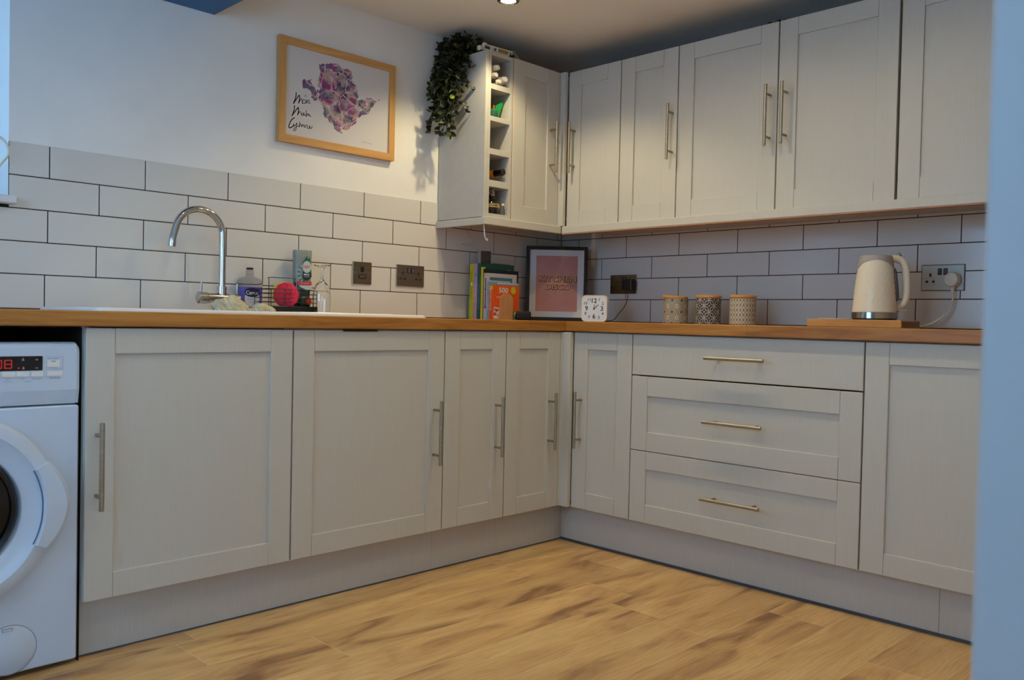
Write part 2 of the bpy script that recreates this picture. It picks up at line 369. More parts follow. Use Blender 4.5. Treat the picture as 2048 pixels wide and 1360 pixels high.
# ------------------------------------------------------------------ worktops
WT0, WT1 = .8797, .9207
mb = MB(); bx = (-2.30, -1.90, -.50, -.16)    # bowl cut-out
mb.box(-3.22, bx[0], -.6418, -.001, WT0, WT1, .0035, seg=2); mb.box(bx[1], -.0012, -.6418, -.001, WT0, WT1, .0035, seg=2)
mb.box(bx[0]-.003, bx[1]+.003, -.6418, bx[2], WT0, WT1, .0035, seg=2); mb.box(bx[0]-.003, bx[1]+.003, bx[3], -.001, WT0, WT1, .0035, seg=2)
tag(mb.build('worktop', M['oak']), 'oak worktop along the sink wall, over the washing machine', 'worktop')
mb = MB(); mb.box(.6425, 2.788, -.6880, -.001, WT0, WT1, .0035, seg=2)
tag(mb.build('worktop', M['oak'], None, (0, 0, 0), -PI/2), 'oak worktop on the right wall over the drawers, carrying the kettle', 'worktop')

# ------------------------------------------------------------------ cabinets: local front face at y=0, x to the right, z up
def shaker(w, z0, z1, stile=.0735, rail=.0675, x0=0, flat=False, raill=None):
    mb = MB(); raill = raill or rail
    if flat: return mb.box(x0, x0+w, 0, .02, z0, z1, .0014)
    g = .0003
    mb.box(x0, x0+stile-g, 0, .02, z0, z1, .0012); mb.box(x0+w-stile+g, x0+w, 0, .02, z0, z1, .0012)
    mb.box(x0+stile+g, x0+w-stile-g, .0002, .02, z1-rail, z1, .0009); mb.box(x0+stile+g, x0+w-stile-g, .0002, .02, z0, z0+raill, .0009)
    mb.box(x0+stile-.004, x0+w-stile+.004, .0075, .016, z0+raill-.004, z1-rail+.004)
    return mb
def bar_handle(parent, x, z, vertical=True, ln=.230):
    mb = MB(); r = .0062; h = ln/2
    if vertical:
        mb.tube([(x, -.041, z-h), (x, -.041, z-h+.0008), (x, -.041, z+h-.0008), (x, -.041, z+h)], [r*.8, r, r, r*.8], 16)
        for s in (-1, 1): mb.tube([(x, -.041, z+s*.080), (x, .0005, z+s*.080)], .0046, 12)
    else:
        mb.tube([(x-h, -.041, z), (x-h+.0008, -.041, z), (x+h-.0008, -.041, z), (x+h, -.041, z)], [r*.8, r, r, r*.8], 16)
        for s in (-1, 1): mb.tube([(x+s*.080, -.041, z), (x+s*.080, .0005, z)], .0046, 12)
    return mb.build('handle', M['steelH'], parent)
def carcass(w, z0, z1, depth, parent, x0=0, topless=False):
    mb = MB(); t = .018; y0 = .0245
    mb.box(x0, x0+t, y0, depth, z0, z1); mb.box(x0+w-t, x0+w, y0, depth, z0, z1)
    mb.box(x0+t, x0+w-t, y0, depth, z0, z0+t); mb.box(x0+t, x0+w-t, depth-.008, depth, z0+t, z1)
    if not topless: mb.box(x0+t, x0+w-t, y0, depth, z1-t, z1-.0002, mat=0)
    if z1 > 1.5: mb.box(x0, x0+w, y0, depth, z1-.0002, z1, mat=1)     # unseen unfinished top board, made dark brown to deepen shade on the ceiling
    return mb.build('body', [M['carc'], M['darktop']], parent)
BZ0, BZ1 = .158, .8755
Dl, Dr, Ul, Ur = .6306, .6707, .3005, .3463
def base(label, a, b, hx, run='L', stile=.0735, hz=.5145, extra=None, gap=.0017, topless=False):
    w = b-a
    t = thing('base_cabinet', label, 'kitchen cabinet', (a, -Dl, 0) if run == 'L' else (-Dr, -a, 0), 0 if run == 'L' else -PI/2)
    carcass(w, BZ0, WT0-.0005, (Dl if run == 'L' else Dr)-.012, t, topless=topless)
    d = shaker(w-2*gap, BZ0, BZ1, stile, x0=gap).build('door', M['door'], t)
    bar_handle(d, hx-a, hz, True)
    return t
c1 = base('wide sink cabinet beside the washing machine, handle on its left', -2.5520, -1.9440, -2.5225, hz=.516, topless=True)
c2 = base('wide base cabinet with a dark strip above its door, right of the sink cabinet', -1.9420, -1.3263, -1.3725)
MB().box(.180, .315, -.004, .004, BZ1-.004, WT0-.0006, .0008).build('dark_strip', M['black'], c2)
c3 = base('narrow base cabinet under the grey sockets, second door from the inner corner', -1.3255, -1.0140, -1.066, stile=.0725)
c4 = base('narrow base cabinet in the inner corner below the cookery books', -1.0133, -.7000, -.766, stile=.0725)
mb = MB(); mb.box(.3145, .3426, -.000, .02, BZ0, BZ1, .001); mb.box(.3226, .3426, -.045, .0, BZ0, BZ1, .001); mb.build('corner_post', M['door'], c4)
c5 = base('narrow base cabinet below the white clock, left of the drawers', .6765, .9735, .723, 'R', stile=.0725, hz=.522)
# drawers
t = thing('drawer_unit', 'wide three-drawer unit under the patterned canisters', 'drawer unit', (-Dr, -.9745, 0), -PI/2)
wd = 1.8705-.9745; carcass(wd, BZ0, WT0-.0005, Dr-.012, t)
d = shaker(wd-.0024, .7215, BZ1, x0=.0012, flat=True).build('drawer', M['door'], t); bar_handle(d, 1.4325-.9745, .8005, False)
d = shaker(wd-.0024, .4330, .7165, .0725, .0745, x0=.0012, raill=.0715).build('drawer', M['door'], t); bar_handle(d, 1.4310-.9745, .5730, False)
d = shaker(wd-.0024, BZ0, .4300, .0725, .0665, x0=.0012, raill=.0690).build('drawer', M['door'], t); bar_handle(d, 1.4310-.9745, .2985, False)
c7 = base('wide base cabinet below the kettle, at the right edge', 1.8725, 2.4710, 2.425, 'R')
t = thing('base_cabinet', 'last base cabinet on the right, hidden behind the door lining', 'kitchen cabinet', (-Dr, -2.472, 0), -PI/2)
carcass(.314, BZ0, WT0-.0005, Dr-.012, t); shaker(.3116, BZ0, BZ1, x0=.0012).build('door', M['door'], t)

# ---- wall cabinets
UZ0, UZ1 = 1.359, 2.066
def upper(label, a, b, hx, run='R', stile=.0725, hz=1.712, side=0):
    w = b-a
    t = thing('wall_cabinet', label, 'kitchen cabinet', (a, -Ul, 0) if run == 'L' else (-Ur, -a, 0), 0 if run == 'L' else -PI/2)
    carcass(w, UZ0, UZ1, (Ul if run == 'L' else Ur)-.010, t)
    d = shaker(w-.0032, UZ0, UZ1, stile, .0660, x0=.0016, raill=.0690).build('door', M['door'], t)
    if hx: bar_handle(d, hx-a, hz, True)
    return t
u0 = upper('wall cabinet between the bottle rack and the corner', -.6765, -.3705, -.4335, 'L', stile=.078)
mb = MB(); mb.box(.3065, .3247, 0, .02, UZ0, UZ1, .001); mb.box(.3065, .3247, -.031, .0, UZ0, UZ1, .001); mb.build('corner_post', M['door'], u0)
upper('wall cabinet next to the corner on the right wall, above the clock', .3325, .6335, .3748)
upper('wall cabinet above the first canister, handle on its right', .6350, .9310, .9100)
upper('wide wall cabinet above the canisters, handle on its right edge', .9325, 1.3775, 1.3500)
upper('wide wall cabinet left of the dark gap, handle on its left edge', 1.3795, 1.8225, 1.4165)
upper('wall cabinet above the kettle, cut by the top right of the frame', 1.8285, 2.2740, 2.236)
t = thing('wall_cabinet', 'last wall cabinet, mostly hidden behind the door lining', 'kitchen cabinet', (-Ur, -2.2755, 0), -PI/2)
carcass(.51, UZ0, UZ1, Ur-.010, t); shaker(.5076, UZ0, UZ1, x0=.0012).build('door', M['door'], t)
# chipped strip of filler on top of the middle wall cabinets
mb = MB(); rnd = random.Random(3)
for k in range(9):
    x = .0+k*.0115; hh = rnd.uniform(.003, .010); mb.box(x, x+rnd.uniform(.008, .013), rnd.uniform(.0, .01), .03, 0, hh, .0012)
tag(mb.build('scrap', M['dark'], None, (-Ur+.001, -1.318, UZ1+.0002), -PI/2), 'small dark torn scrap lying on top of the middle wall cabinets', 'scrap')
# light pelmets
mb = MB(); mb.box(-.853, -.3673, -.322, -.300, 1.324, 1.3575, .002); mb.box(-.853, -.831, -.300, -.0012, 1.324, 1.3545, .002)
mb.box(-.829, -.3673, -.2998, -.0012, 1.348, 1.3578, mat=1)
tag(mb.build('light_pelmet', [M['door'], M['carc']]), 'short cream pelmet along the underside of the bottle rack and corner cabinet', 'pelmet')
mb = MB(); mb.box(.3228, 2.787, -.3665, -.345, 1.324, 1.3575, .002); mb.box(.3228, 2.787, -.3655, -.3460, 1.3205, 1.3238, mat=2); mb.box(.3228, 2.787, -.3448, -.0012, 1.348, 1.3578, mat=1)
tag(mb.build('light_pelmet', [M['door'], M['carc'], M['chip']], None, (0, 0, 0), -PI/2), 'long cream pelmet with bare lower edge under the right-hand wall cabinets', 'pelmet')

# ---- bottle rack
t = thing('bottle_rack', 'tall narrow five-hole bottle rack at the end of the wall cabinets', 'rack', (-.8425, -Ul, 0))
# end panel and openings, local x 0..0.164
mb = MB(); mb.box(0, .018, .0, .2990, UZ0, UZ1-.003, .001)
mb.build('side_panel', M['carc'], t)
mb = MB(); xl, xr = .031, .148
mb.box(.0184, xl, 0, .29, UZ0, UZ1-.003, .0006); mb.box(xr, .163, 0, .29, UZ0, UZ1-.003, .0006)
zs = [(2.047, UZ1-.003), (1.905, 1.928), (1.7700, 1.7905), (1.6280, 1.6530), (1.4900, 1.5185), (UZ0, 1.3760)]
for a, b in zs: mb.box(xl, xr, 0, .29, a, b, .0006)
mb.box(xl, xr, .275, .29, 1.375, 2.047)
mb.build('body', M['carc'], t)
# raw strip between rack and cabinet
MB().box(.1633, .1657, .0005, .29, UZ0, UZ1-.006).build('edge_strip', mat('orange_board_edge', srgb(168, 108, 54), .8), t)

# ------------------------------------------------------------------ washing machine
t = thing('washing_machine', 'white front-loading washing machine under the left end of the worktop', 'washing machine', (-2.8576, -.62, 0))
WX = .2955
mb = MB(); mb.box(-WX, WX, .002, .56, .012, .676, .004)
mb.box(-WX, WX, .03, .56, .676, .806, .002)
mb.build('body', M['enamel'], t)
# fascia: upright upper part, then sloping back to the body
mb = MB(); prof = [(.000, .824), (.004, .834), (.013, .838), (.06, .838), (.06, .681), (.007, .681), (-.001, .7167)]
n = len(prof); a, b = -WX, WX
rows = []
for x, dz in ((a, -.010), (a+.008, 0), (b-.008, 0), (b, -.010)):
    rows.append([(x, y + (.004 if dz else 0), z+dz if z > .8 else z) for y, z in prof])
vs = [p for r in rows for p in r]; fs = [list(range(n)), [3*n+k for k in range(n)][::-1]]
for i in range(3):
    for k in range(n): fs.append([i*n+k, i*n+(k+1) % n, (i+1)*n+(k+1) % n, (i+1)*n+k])
mb.add(vs, fs); fas = mb.build('control_panel', M['enamel'], t)
def rrect(mb, x0, x1, z0, z1, y, r, m=0, th=.0012, n=4):
    pts = []
    for (cx, cz, a0) in ((x1-r, z1-r, 0), (x0+r, z1-r, 90), (x0+r, z0+r, 180), (x1-r, z0+r, 270)):
        for k in range(n+1): q = math.radians(a0+90*k/n); pts.append((cx+r*math.cos(q), cz+r*math.sin(q)))
    return mb.prism(pts, y-th, y, m)
c = 2.8576
mb = MB(); rrect(mb, -2.800+c, -2.6505+c, .7675, .8040, -.0002, .003)
dsp = mb.build('display', M['blackm'], fas)
def seg7(mb, ch, x, z, w, h, y):
    S = {'0': 'abcdef', '1': 'bc', '8': 'abcdefg'}[ch]; k = .0016
    P = dict(a=(x+k, x+w-k, z+h-k, z+h), d=(x+k, x+w-k, z, z+k), g=(x+k, x+w-k, z+h/2-k/2, z+h/2+k/2), b=(x+w-k, x+w, z+h/2+.0006, z+h-.0006), c=(x+w-k, x+w, z+.0006, z+h/2-.0006), f=(x, x+k, z+h/2+.0006, z+h-.0006), e=(x, x+k, z+.0006, z+h/2-.0006))
    for s_ in S: q = P[s_]; mb.box(q[0], q[1], y, y+.0004, q[2], q[3])
mb = MB(); seg7(mb, '8', -2.7365+c, .7738, .0165, .0215, -.0018); seg7(mb, '0', -2.7585+c, .7738, .0165, .0215, -.0018); seg7(mb, '1', -2.790+c, .7738, .0165, .0215, -.0018)
mb.box(-2.7655+c, -2.7635+c, -.0018, -.0014, .779, .781); mb.box(-2.7655+c, -2.7635+c, -.0018, -.0014, .788, .790)
mb.box(-2.7075+c, -2.7020+c, -.0018, -.0014, .7735, .7755)
mb.build('digits', M['red'], dsp)
for (x, z) in ((-2.6955, .7955), (-2.6945, .7745)): mb = MB(); mb.prism([(x+c-.0028, z-.003), (x+c+.0028, z-.003), (x+c+.0024, z+.001), (x+c, z+.0042), (x+c-.0024, z+.001)], -.0018, -.0014); mb.build('symbol', M['greyink'], dsp)
for (x, z) in ((-2.6645, .795), (-2.6640, .774)): MB().box(x+c-.003, x+c+.003, -.0018, -.0014, z-.0015, z+.0015).build('symbol', M['greyink'], dsp)
for i, (x0, x1) in enumerate(((-2.8110, -2.7800), (-2.7775, -2.7455), (-2.7420, -2.7125), (-2.7100, -2.6815), (-2.6775, -2.6495), (-2.6405, -2.6050))):
    m_ = MB(); rrect(m_, x0+c, x1+c, .7530, .7655, -.0002, .0012, th=.0022); m_.build('button', M['white'], fas)
m_ = MB(); rrect(m_, -2.6405+c, -2.6115+c, .7755, .7930, -.0002, .0015, th=.0024); bt = m_.build('button', M['white'], fas)
MB().box(-2.6320+c, -2.6205+c, -.0030, -.0026, .7895, .7910).build('indicator', M['ink'], bt)
mb = MB()
for (s_, x, z, h) in (('Speed', -2.7285, .7475, .0040), ('Temp.', -2.6960, .7478, .0042), ('Function', -2.6640, .7478, .0042), ('Start/Pause', -2.6225, .7478, .0040), ('Drum Clean', -2.6260, .7975, .0036)): mb.text(s_, x+c, z, h, y=-.0016)
mb.text('- Remote + ', -2.6830+c, .7415, .003, y=-.0016); mb.text('oo # oooo v', -2.7280+c, .7415, .0032, y=-.0016)
for q in ((-2.6425, -2.6035, .8020, .8024), (-2.6425, -2.6035, .7690, .7693)): mb.box(q[0]+c, q[1]+c, -.0014, -.001, q[2], q[3])
mb.box(-2.6037+c, -2.6033+c, -.0014, -.001, .769, .8024)
mb.build('panel_lettering', M['greyink'], fas)
# porthole door
dz = .4290
mb = MB(); mb.lathe([(.2435, .001), (.2440, -.008), (.2405, -.020), (.2370, -.0235), (.2090, -.0290), (.2070, -.0290), (.2050, -.0270), (.175, -.0225), (.158, -.0175), (.152, -.008), (.152, .001)], 72, 0, 'y', (0, 0, dz))
dr = mb.build('door', M['enamel'], t)
mb = MB(); mb.lathe([(.1505, -.008), (.147, -.020), (.142, -.024), (.134, -.022), (.132, -.010)], 64, 0, 'y', (0, 0, dz+.006)); mb.build('door_seal', M['blackm'], dr)
mb = MB(); mb.lathe([(.001, -.004), (.07, -.006), (.115, -.010), (.1335, -.012)], 56, 0, 'y', (0, 0, dz+.006)); mb.build('door_glass', M['glassd'], dr)
mb = MB(); rings = []
for k in range(15):
    a_ = math.radians(-27+54*k/14); tt = abs(k-7)/7; ro = .2440+.0235*(1-tt**1.6); ri = .2030+.004*tt; e = .001 if k in (0, 14) else 0
    yy = -.0335-.004*(1-tt)
    pt = lambda r, y: (r*math.cos(a_), y, dz+r*math.sin(a_))
    rings.append([pt(ri, -.018), pt(ri, yy+.004), pt(ri+.005, yy), pt(ro-.010, yy+.002), pt(ro, yy+.010), pt(ro, -.002)])
loft(mb, rings, smooth=False); dh = mb.build('door_handle', M['enamel'], t)
mb = MB(); mb.tube([(.2022*math.cos(math.radians(q)), -.0300, dz+.2022*math.sin(math.radians(q))) for q in range(-27, 28, 3)], .0013, 6); mb.build('handle_gap', mat('blue_grey_gap', srgb(70, 84, 110), .6), dh)
mb = MB(); mb.lathe([(.0605, .0030), (.0605, .0012), (.0595, .0005), (.001, .0005)], 56, 0, 'y', (-2.7195+c, 0, .0735)); fd = mb.build('filter_cover', M['enamel'], t)
mb = MB(); mb.lathe([(.0622, .0030), (.0622, .0014), (.0606, .0014), (.0606, .0030)], 56, 0, 'y', (-2.7195+c, 0, .0735)); mb.build('filter_groove', M['greyink'], t)
mb = MB(); rrect(mb, -2.7370+c, -2.7120+c, .1215, .1290, .0008, .002, th=.0012); mb.build('latch', M['greyink'], fd); rrect(mb2 := MB(), -2.7355+c, -2.7135+c, .1225, .1275, -.0002, .0015, th=.001); mb2.build('latch_face', M['enamel'], fd)
for x in (-.25, .25):
    for y in (.05, .5): MB().lathe([(.018, .0003), (.018, .014)], 16, 0, 'z', (x, y, 0)).build('foot', M['black'], t)
struct(MB().box(-3.22, -3.19, -.62, -.001, 0, WT0-.0005, .001).build('trim_8', M['carc']))
struct(MB().box(-3.189, -2.5525, -.053, -.049, .0, WT0-.0005).build('gap_shade_back', M['dark']))  # dark back sheet added so the gap round the machine reads as shade
struct(MB().box(-3.189, -2.5525, -.600, -.054, WT0-.004, WT0-.0005).build('gap_shade_top', M['dark']))  # dark sheet under the worktop, shade of the gap put into colour
struct(MB().box(-2.5545, -2.5525, -.606, -.054, .0, WT0-.0045).build('gap_shade_side', M['dark']))   # thin dark sheet added at the cabinet side, standing in for shade

# ------------------------------------------------------------------ sink, tap
SZ = .9207
t = thing('sink', 'white inset sink with drainer set into the oak worktop', 'sink', (0, 0, 0))
mb = MB(); sx0, sx1, sy0, sy1 = -2.50, -1.345, -.560, -.062
cx, cy, W_, D_ = (sx0+sx1)/2, (sy0+sy1)/2, sx1-sx0, sy1-sy0
def rr4(x0, x1, y0, y1, z, r): return ring((x0+x1)/2, (y0+y1)/2, z, x1-x0, y1-y0, r)
o0 = rr4(sx0, sx1, sy0, sy1, SZ+.0002, .03); o1 = rr4(sx0+.001, sx1-.001, sy0+.001, sy1-.001, SZ+.006, .03); o2 = rr4(sx0+.006, sx1-.006, sy0+.006, sy1-.006, SZ+.0095, .027)
i0 = rr4(sx0+.03, sx1-.03, sy0+.03, sy1-.03, SZ+.0085, .02)
loft(mb, [o0, o1, o2, i0], caps=False)
# deck: strips round the bowl
b0, b1, b2, b3 = bx[0]+.006, bx[1]-.006, bx[2]+.006, bx[3]-.006
for q in ((sx0+.03, b0, sy0+.03, sy1-.03), (b1, sx1-.03, sy0+.03, sy1-.03), (b0, b1, sy0+.03, b2), (b0, b1, b3, sy1-.03)): mb.box(q[0], q[1], q[2], q[3], SZ+.0015, SZ+.0082)
mb.build('rim', M['sink'], t)
mb = MB(); loft(mb, [rr4(b0-.004, b1+.004, b2-.004, b3+.004, SZ+.0083, .01), rr4(b0, b1, b2, b3, SZ+.004, .02), rr4(b0+.008, b1-.008, b2+.008, b3-.008, SZ-.13, .03), rr4(b0+.03, b1-.03, b2+.03, b3-.03, SZ-.145, .02)], caps=False)
mb.add(rr4(b0+.03, b1-.03, b2+.03, b3-.03, SZ-.145, .02), [list(range(28))]); mb.build('bowl', M['sink'], t)
mb = MB()
for k in range(9): mb.tube([(-1.83, -.48+k*.042, SZ+.009), (-1.45, -.48+k*.042, SZ+.009)], .0022, 6)
mb.build('drainer_ridges', M['sink'], t)

t = thing('mixer_tap', 'chrome swan-neck mixer tap standing behind the sink', 'tap', (-1.917, -.105, SZ+.0083))
z_ = SZ+.0083
mb = MB(); mb.lathe([(.0265, .0), (.0265, .004), (.024, .008), (.0185, .012), (.0185, .045)], 32)
mb.tube([(-.055, 0, .046), (.040, 0, .046)], .0185, 28); mb.tube([(0, 0, .04), (0, 0, .088)], .0165, 24)
mb.build('tap_body', M['chrome'], t)
R_ = .0850; pts = [(.0, 0, .085), (0, 0, .17), (0, 0, .257)]
for k in range(1, 21):
    a_ = math.radians(k*8.4); pts.append((-R_+R_*math.cos(a_), 0, .262+R_*1.0*math.sin(a_)+.004))
lx, lz = pts[-1][0], pts[-1][2]; pts.append((lx-.010, 0, lz-.034)); pts.append((lx-.0135, 0, lz-.062))
mb = MB(); mb.tube(pts, [.0118]*(len(pts)), 24); sp = mb.build('spout', M['chrome'], t)
a_, b_ = Vector(pts[-2]), Vector(pts[-1]); d_ = (b_-a_).normalized()
mb = MB(); mb.tube([b_-d_*.014, b_-d_*.001, b_+d_*.006], [.0128, .0128, .0122], 24); mb.build('aerator', M['chrome'], sp)
for s in (-1, 1):
    m_ = MB(); e_ = (.056, .0575, .086, .088) if s < 0 else (.0405, .041, .068, .0695)
    m_.tube([(s*e_[0], 0, .046), (s*e_[1], 0, .046), (s*e_[2], 0, .046), (s*e_[3], 0, .046)], [.019, .0205, .0205, .0175] if s < 0 else [.012, .0125, .0125, .011], 28)
    m_.tube([(s*(e_[2]-.010), 0, .055), (s*(e_[2]-.010), -.002, .100)], .0036 if s < 0 else .004, 12); m_.build('lever_knob', M['chrome'], t)

# draped cloth/gloves on the tap foot
def crumple(name, label, cat, loc, sx, sy, sz, m, seed, amp=.35, rotz=0):
    b = bmesh.new(); bmesh.ops.create_icosphere(b, subdivisions=5, radius=1)
    for v in b.verts:
        p = v.co.copy(); n = noise.fractal(p*1.1+Vector((seed, 0, 0)), 1.1, 2.0, 2); rdg = 1-abs(noise.noise(Vector((p.x*3.6+p.z*1.8+seed, p.y*1.6, p.z*1.2))))*2.2
        k = 1+amp*n+.16*rdg
        q = p*k; q.z = max(q.z, -.15)+.15; v.co = Vector((q.x*sx, q.y*sy, q.z*sz))
    o = MB().bm(b, 0, True).build(name, m, None, loc, rotz); return tag(o, label, cat)
M['cloth'] = noisy('cream_cloth', srgb(206, 196, 168), srgb(190, 176, 138), (22, 22, 22), .95, bs=.2, bd=.002)
crumple('dishcloth', 'crumpled cream cloth draped at the foot of the tap', 'cloth', (-1.925, -.190, SZ+.0087), .056, .034, .042, M['cloth'], 3.1, .35, -.35)
crumple('dishcloth', 'small low cream cloth end lying before the purple soap bottle', 'cloth', (-1.846, -.252, SZ+.0087), .040, .024, .022, M['cloth'], 8.7, .4, -.5)

# ------------------------------------------------------------------ things by the sink
FACE = math.radians(-42)      # turned towards the middle of the room
zs_ = SZ+.0086
# purple hand-soap bottle
t = thing('soap_bottle', 'clear bottle of purple hand soap with dark blue cap', 'bottle', (-1.777, -.042, zs_), math.radians(-16))
def bottle_rings(prof, r=.9):
    return [ring(0, 0, z, w_, d_, min(w_, d_)*.499*r) for z, w_, d_ in prof]
mb = MB(); prof = [(.000, .078, .040), (.004, .084, .046), (.05, .091, .050), (.092, .094, .052), (.114, .090, .048), (.123, .074, .040), (.128, .044, .034), (.132, .030, .030), (.141, .028, .028)]
M['soapglass'] = mat('clear_pet', srgb(214, 216, 222), .05, trans=.92, ior=1.12)
M['soap'] = mat('purple_soap', srgb(92, 78, 176), .15, coat=.6)
loft(mb, bottle_rings([p for p in prof if p[0] >= .092])); mb.build('bottle_neck', M['soapglass'], t)
mb = MB(); loft(mb, bottle_rings([(.0, .078, .040), (.004, .084, .046), (.05, .091, .050), (.0915, .094, .052)])); mb.build('liquid', M['soap'], t)
mb = MB(); mb.lathe([(.0145, .141), (.0145, .152), (.0105, .155), (.0105, .157)], 20); mb.build('collar', M['soapglass'], t)
mb = MB(); mb.lathe([(.0125, .157), (.0135, .1585), (.0135, .1615), (.011, .1635)], 20); mb.build('cap', mat('navy_plastic', srgb(28, 30, 84), .4), t)
M['navy'] = mat('navy_label', srgb(26, 24, 72), .35); M['lab'] = mat('pale_label', srgb(206, 206, 214), .4); M['pink'] = mat('magenta_label', srgb(190, 70, 150), .4)
def ell(mb, cx, cz, rx, rz, y, m, n=36, th=.0004): return mb.prism([(cx+rx*math.cos(2*PI*k/n), cz+rz*math.sin(2*PI*k/n)) for k in range(n)], y-th, y, m)
mb = MB(); ell(mb, .004, .047, .0275, .034, -.0262, 1); ell(mb, .004, .050, .0265, .033, -.0267, 0); ell(mb, .004, .072, .0280, .0175, -.0272, 2)
mb.text('Carex', .004, .071, .0140, .045, -.0279, 3, off=.012); mb.text('Dermacare', .004, .047, .006, .032, -.0274, 4); mb.text('hand wash', .004, .036, .004, .022, -.0274, 4)
mb.build('label', [M['lab'], M['pink'], M['navy'], M['white'], M['greyink']], t)

# wire caddy
t = thing('sink_caddy', 'black wire sink caddy with tray, holding the pink sponge', 'caddy', (-1.700, -.170, zs_), 0)
M['wire'] = mat('black_wire', srgb(36, 34, 36), .45)
X, Y = .098, .050; mb = MB()
for k in range(5):
    z = .022+k*.0155
    mb.tube([(-X, -Y, z), (X, -Y, z), (X, Y, z), (-X, Y, z), (-X, -Y, z)], .0014, 6)
for x in (-X, -X/3, X/3, X): mb.tube([(x, -Y, .012), (x, -Y, .085)], .0014, 6); mb.tube([(x, Y, .012), (x, Y, .085)], .0014, 6)
mb.build('wire_basket', M['wire'], t)
mb = MB(); mb.tube(smoothpath([(-.070, Y*.0, .084), (-.070, 0, .118), (-.066, 0, .126), (.028, 0, .126), (.034, 0, .118), (.034, 0, .084)], 5), .0015, 8)
mb.tube([(-X, 0, .084), (X, 0, .084)], .0014, 6); mb.build('handle_loop', M['wire'], t)
mb = MB(); mb.box(-X-.004, X+.004, -Y-.004, Y+.004, .0003, .024, .003); mb.build('tray', M['black'], t)
M['sponge'] = noisy('pink_scrubber', srgb(230, 60, 84), srgb(206, 34, 56), (90, 90, 90), .9, bs=.9, bd=.004)
M['sponge2'] = noisy('yellow_scrubber', srgb(228, 206, 96), srgb(206, 180, 90), (90, 90, 90), .9, bs=.9, bd=.004)
def sponge(name, label, loc, r, m, th, rx):
    mb = MB(); n = 44; rings = []
    for (k, y) in ((.82, -th), (1, -th*.6), (1.03, 0), (1, th*.6), (.82, th)):
        rings.append([(r*k*(1+.018*math.cos(11*2*PI*i/n))*math.cos(2*PI*i/n), y, r*k*(1+.018*math.cos(11*2*PI*i/n))*math.sin(2*PI*i/n)) for i in range(n)])
    loft(mb, rings); o = mb.build(name, m); o.location = loc; o.rotation_euler = (0, 0, rx); return tag(o, label, 'sponge')
sponge('scrubbing_sponge', 'round red-pink scrubbing sponge standing in the wire caddy', (-1.715, -.196, zs_+.0640), .0445, M['sponge'], .011, FACE)
sponge('scrubbing_sponge', 'yellow sponge behind the pink one in the wire caddy', (-1.713, -.172, zs_+.0700), .0420, M['sponge2'], .007, FACE)
# dark green capsule bag lying in the caddy
t = thing('tablet_pack', 'dark green pack with an orange-red spot lying in the caddy', 'pack', (-1.632, -.168, zs_+.0245), -.1)
mb = MB(); loft(mb, [ring(0, 0, z, .050*k, .060*k, .012) for z, k in ((0, .9), (.006, 1), (.028, 1), (.036, .85))]); mb.build('pack_body', mat('dark_green_film', srgb(22, 52, 46), .35), t)
mb = MB(); mb.lathe([(.001, -.0335), (.011, -.0332), (.012, -.0302)], 20, 0, 'y', (.012, 0, .019)); mb.build('spot', mat('orange_red_print', srgb(226, 62, 36), .5), t)
# washing-up liquid
t = thing('washing_up_bottle', 'upside-down grey-green washing-up liquid bottle with red label band', 'bottle', (-1.562, -.050, zs_), math.radians(-22))
mb = MB(); prof = [(.118, .066, .046), (.150, .068, .048), (.20, .070, .046), (.236, .072, .040), (.243, .070, .030)]
loft(mb, [ring(0, 0, z, w_, d_, d_*.40) for z, w_, d_ in prof]); mb.build('bottle_body', mat('pale_green_plastic', srgb(150, 158, 152), .25, trans=.2), t)
mb = MB(); loft(mb, [ring(0, 0, z, w_, d_, d_*.40) for z, w_, d_ in ((.0, .052, .040), (.004, .056, .044), (.06, .060, .044), (.1175, .066, .046))]); mb.build('liquid', mat('dark_green_liquid', srgb(24, 42, 40), .2, coat=.5), t)
M['lgreen'] = mat('label_green', srgb(30, 92, 62), .4); M['lred'] = mat('label_red', srgb(214, 48, 44), .4); M['ldark'] = mat('label_dark_green', srgb(18, 38, 34), .4); M['lgold'] = mat('label_pale', srgb(196, 202, 190), .5)
mb = MB(); y_ = -.0255
mb.prism([(-.002, .196), (.006, .205), (.013, .222), (.016, .205), (.024, .218), (.029, .196), (.033, .14), (.0, .12)], y_-.0003, y_, 0)
for k in range(9):
    a_ = math.radians(130+k*13); mb.ribbon([(.012+.022*math.cos(a_), .152+.030*math.sin(a_)), (.012+.034*math.cos(a_), .152+.042*math.sin(a_))], .0022, y_-.0002, 0 if k % 2 else 3)
ell(mb, .014, .178, .0165, .023, y_-.0006, 3); ell(mb, .014, .145, .0165, .019, y_-.0005, 2)
mb.text('FAIRY', .014, .178, .011, .026, y_-.0013, 1, off=.015); mb.text('MAX', .014, .149, .008, .022, y_-.0010, 4, off=.015); mb.text('POWER', .014, .140, .004, .020, y_-.0010, 3)
mb.prism([(-.024, .122), (.033, .122), (.033, .108), (-.017, .108)], y_-.0009, y_-.0003, 1); mb.text('5X power', .008, .115, .0065, .034, y_-.0014, 3)
mb.prism([(-.016, .107), (.033, .107), (.033, .092), (.014, .090), (-.006, .098)], y_-.0008, y_-.0003, 3)
mb.build('label', [M['lgreen'], M['lred'], M['ldark'], M['lgold'], M['white']], t)
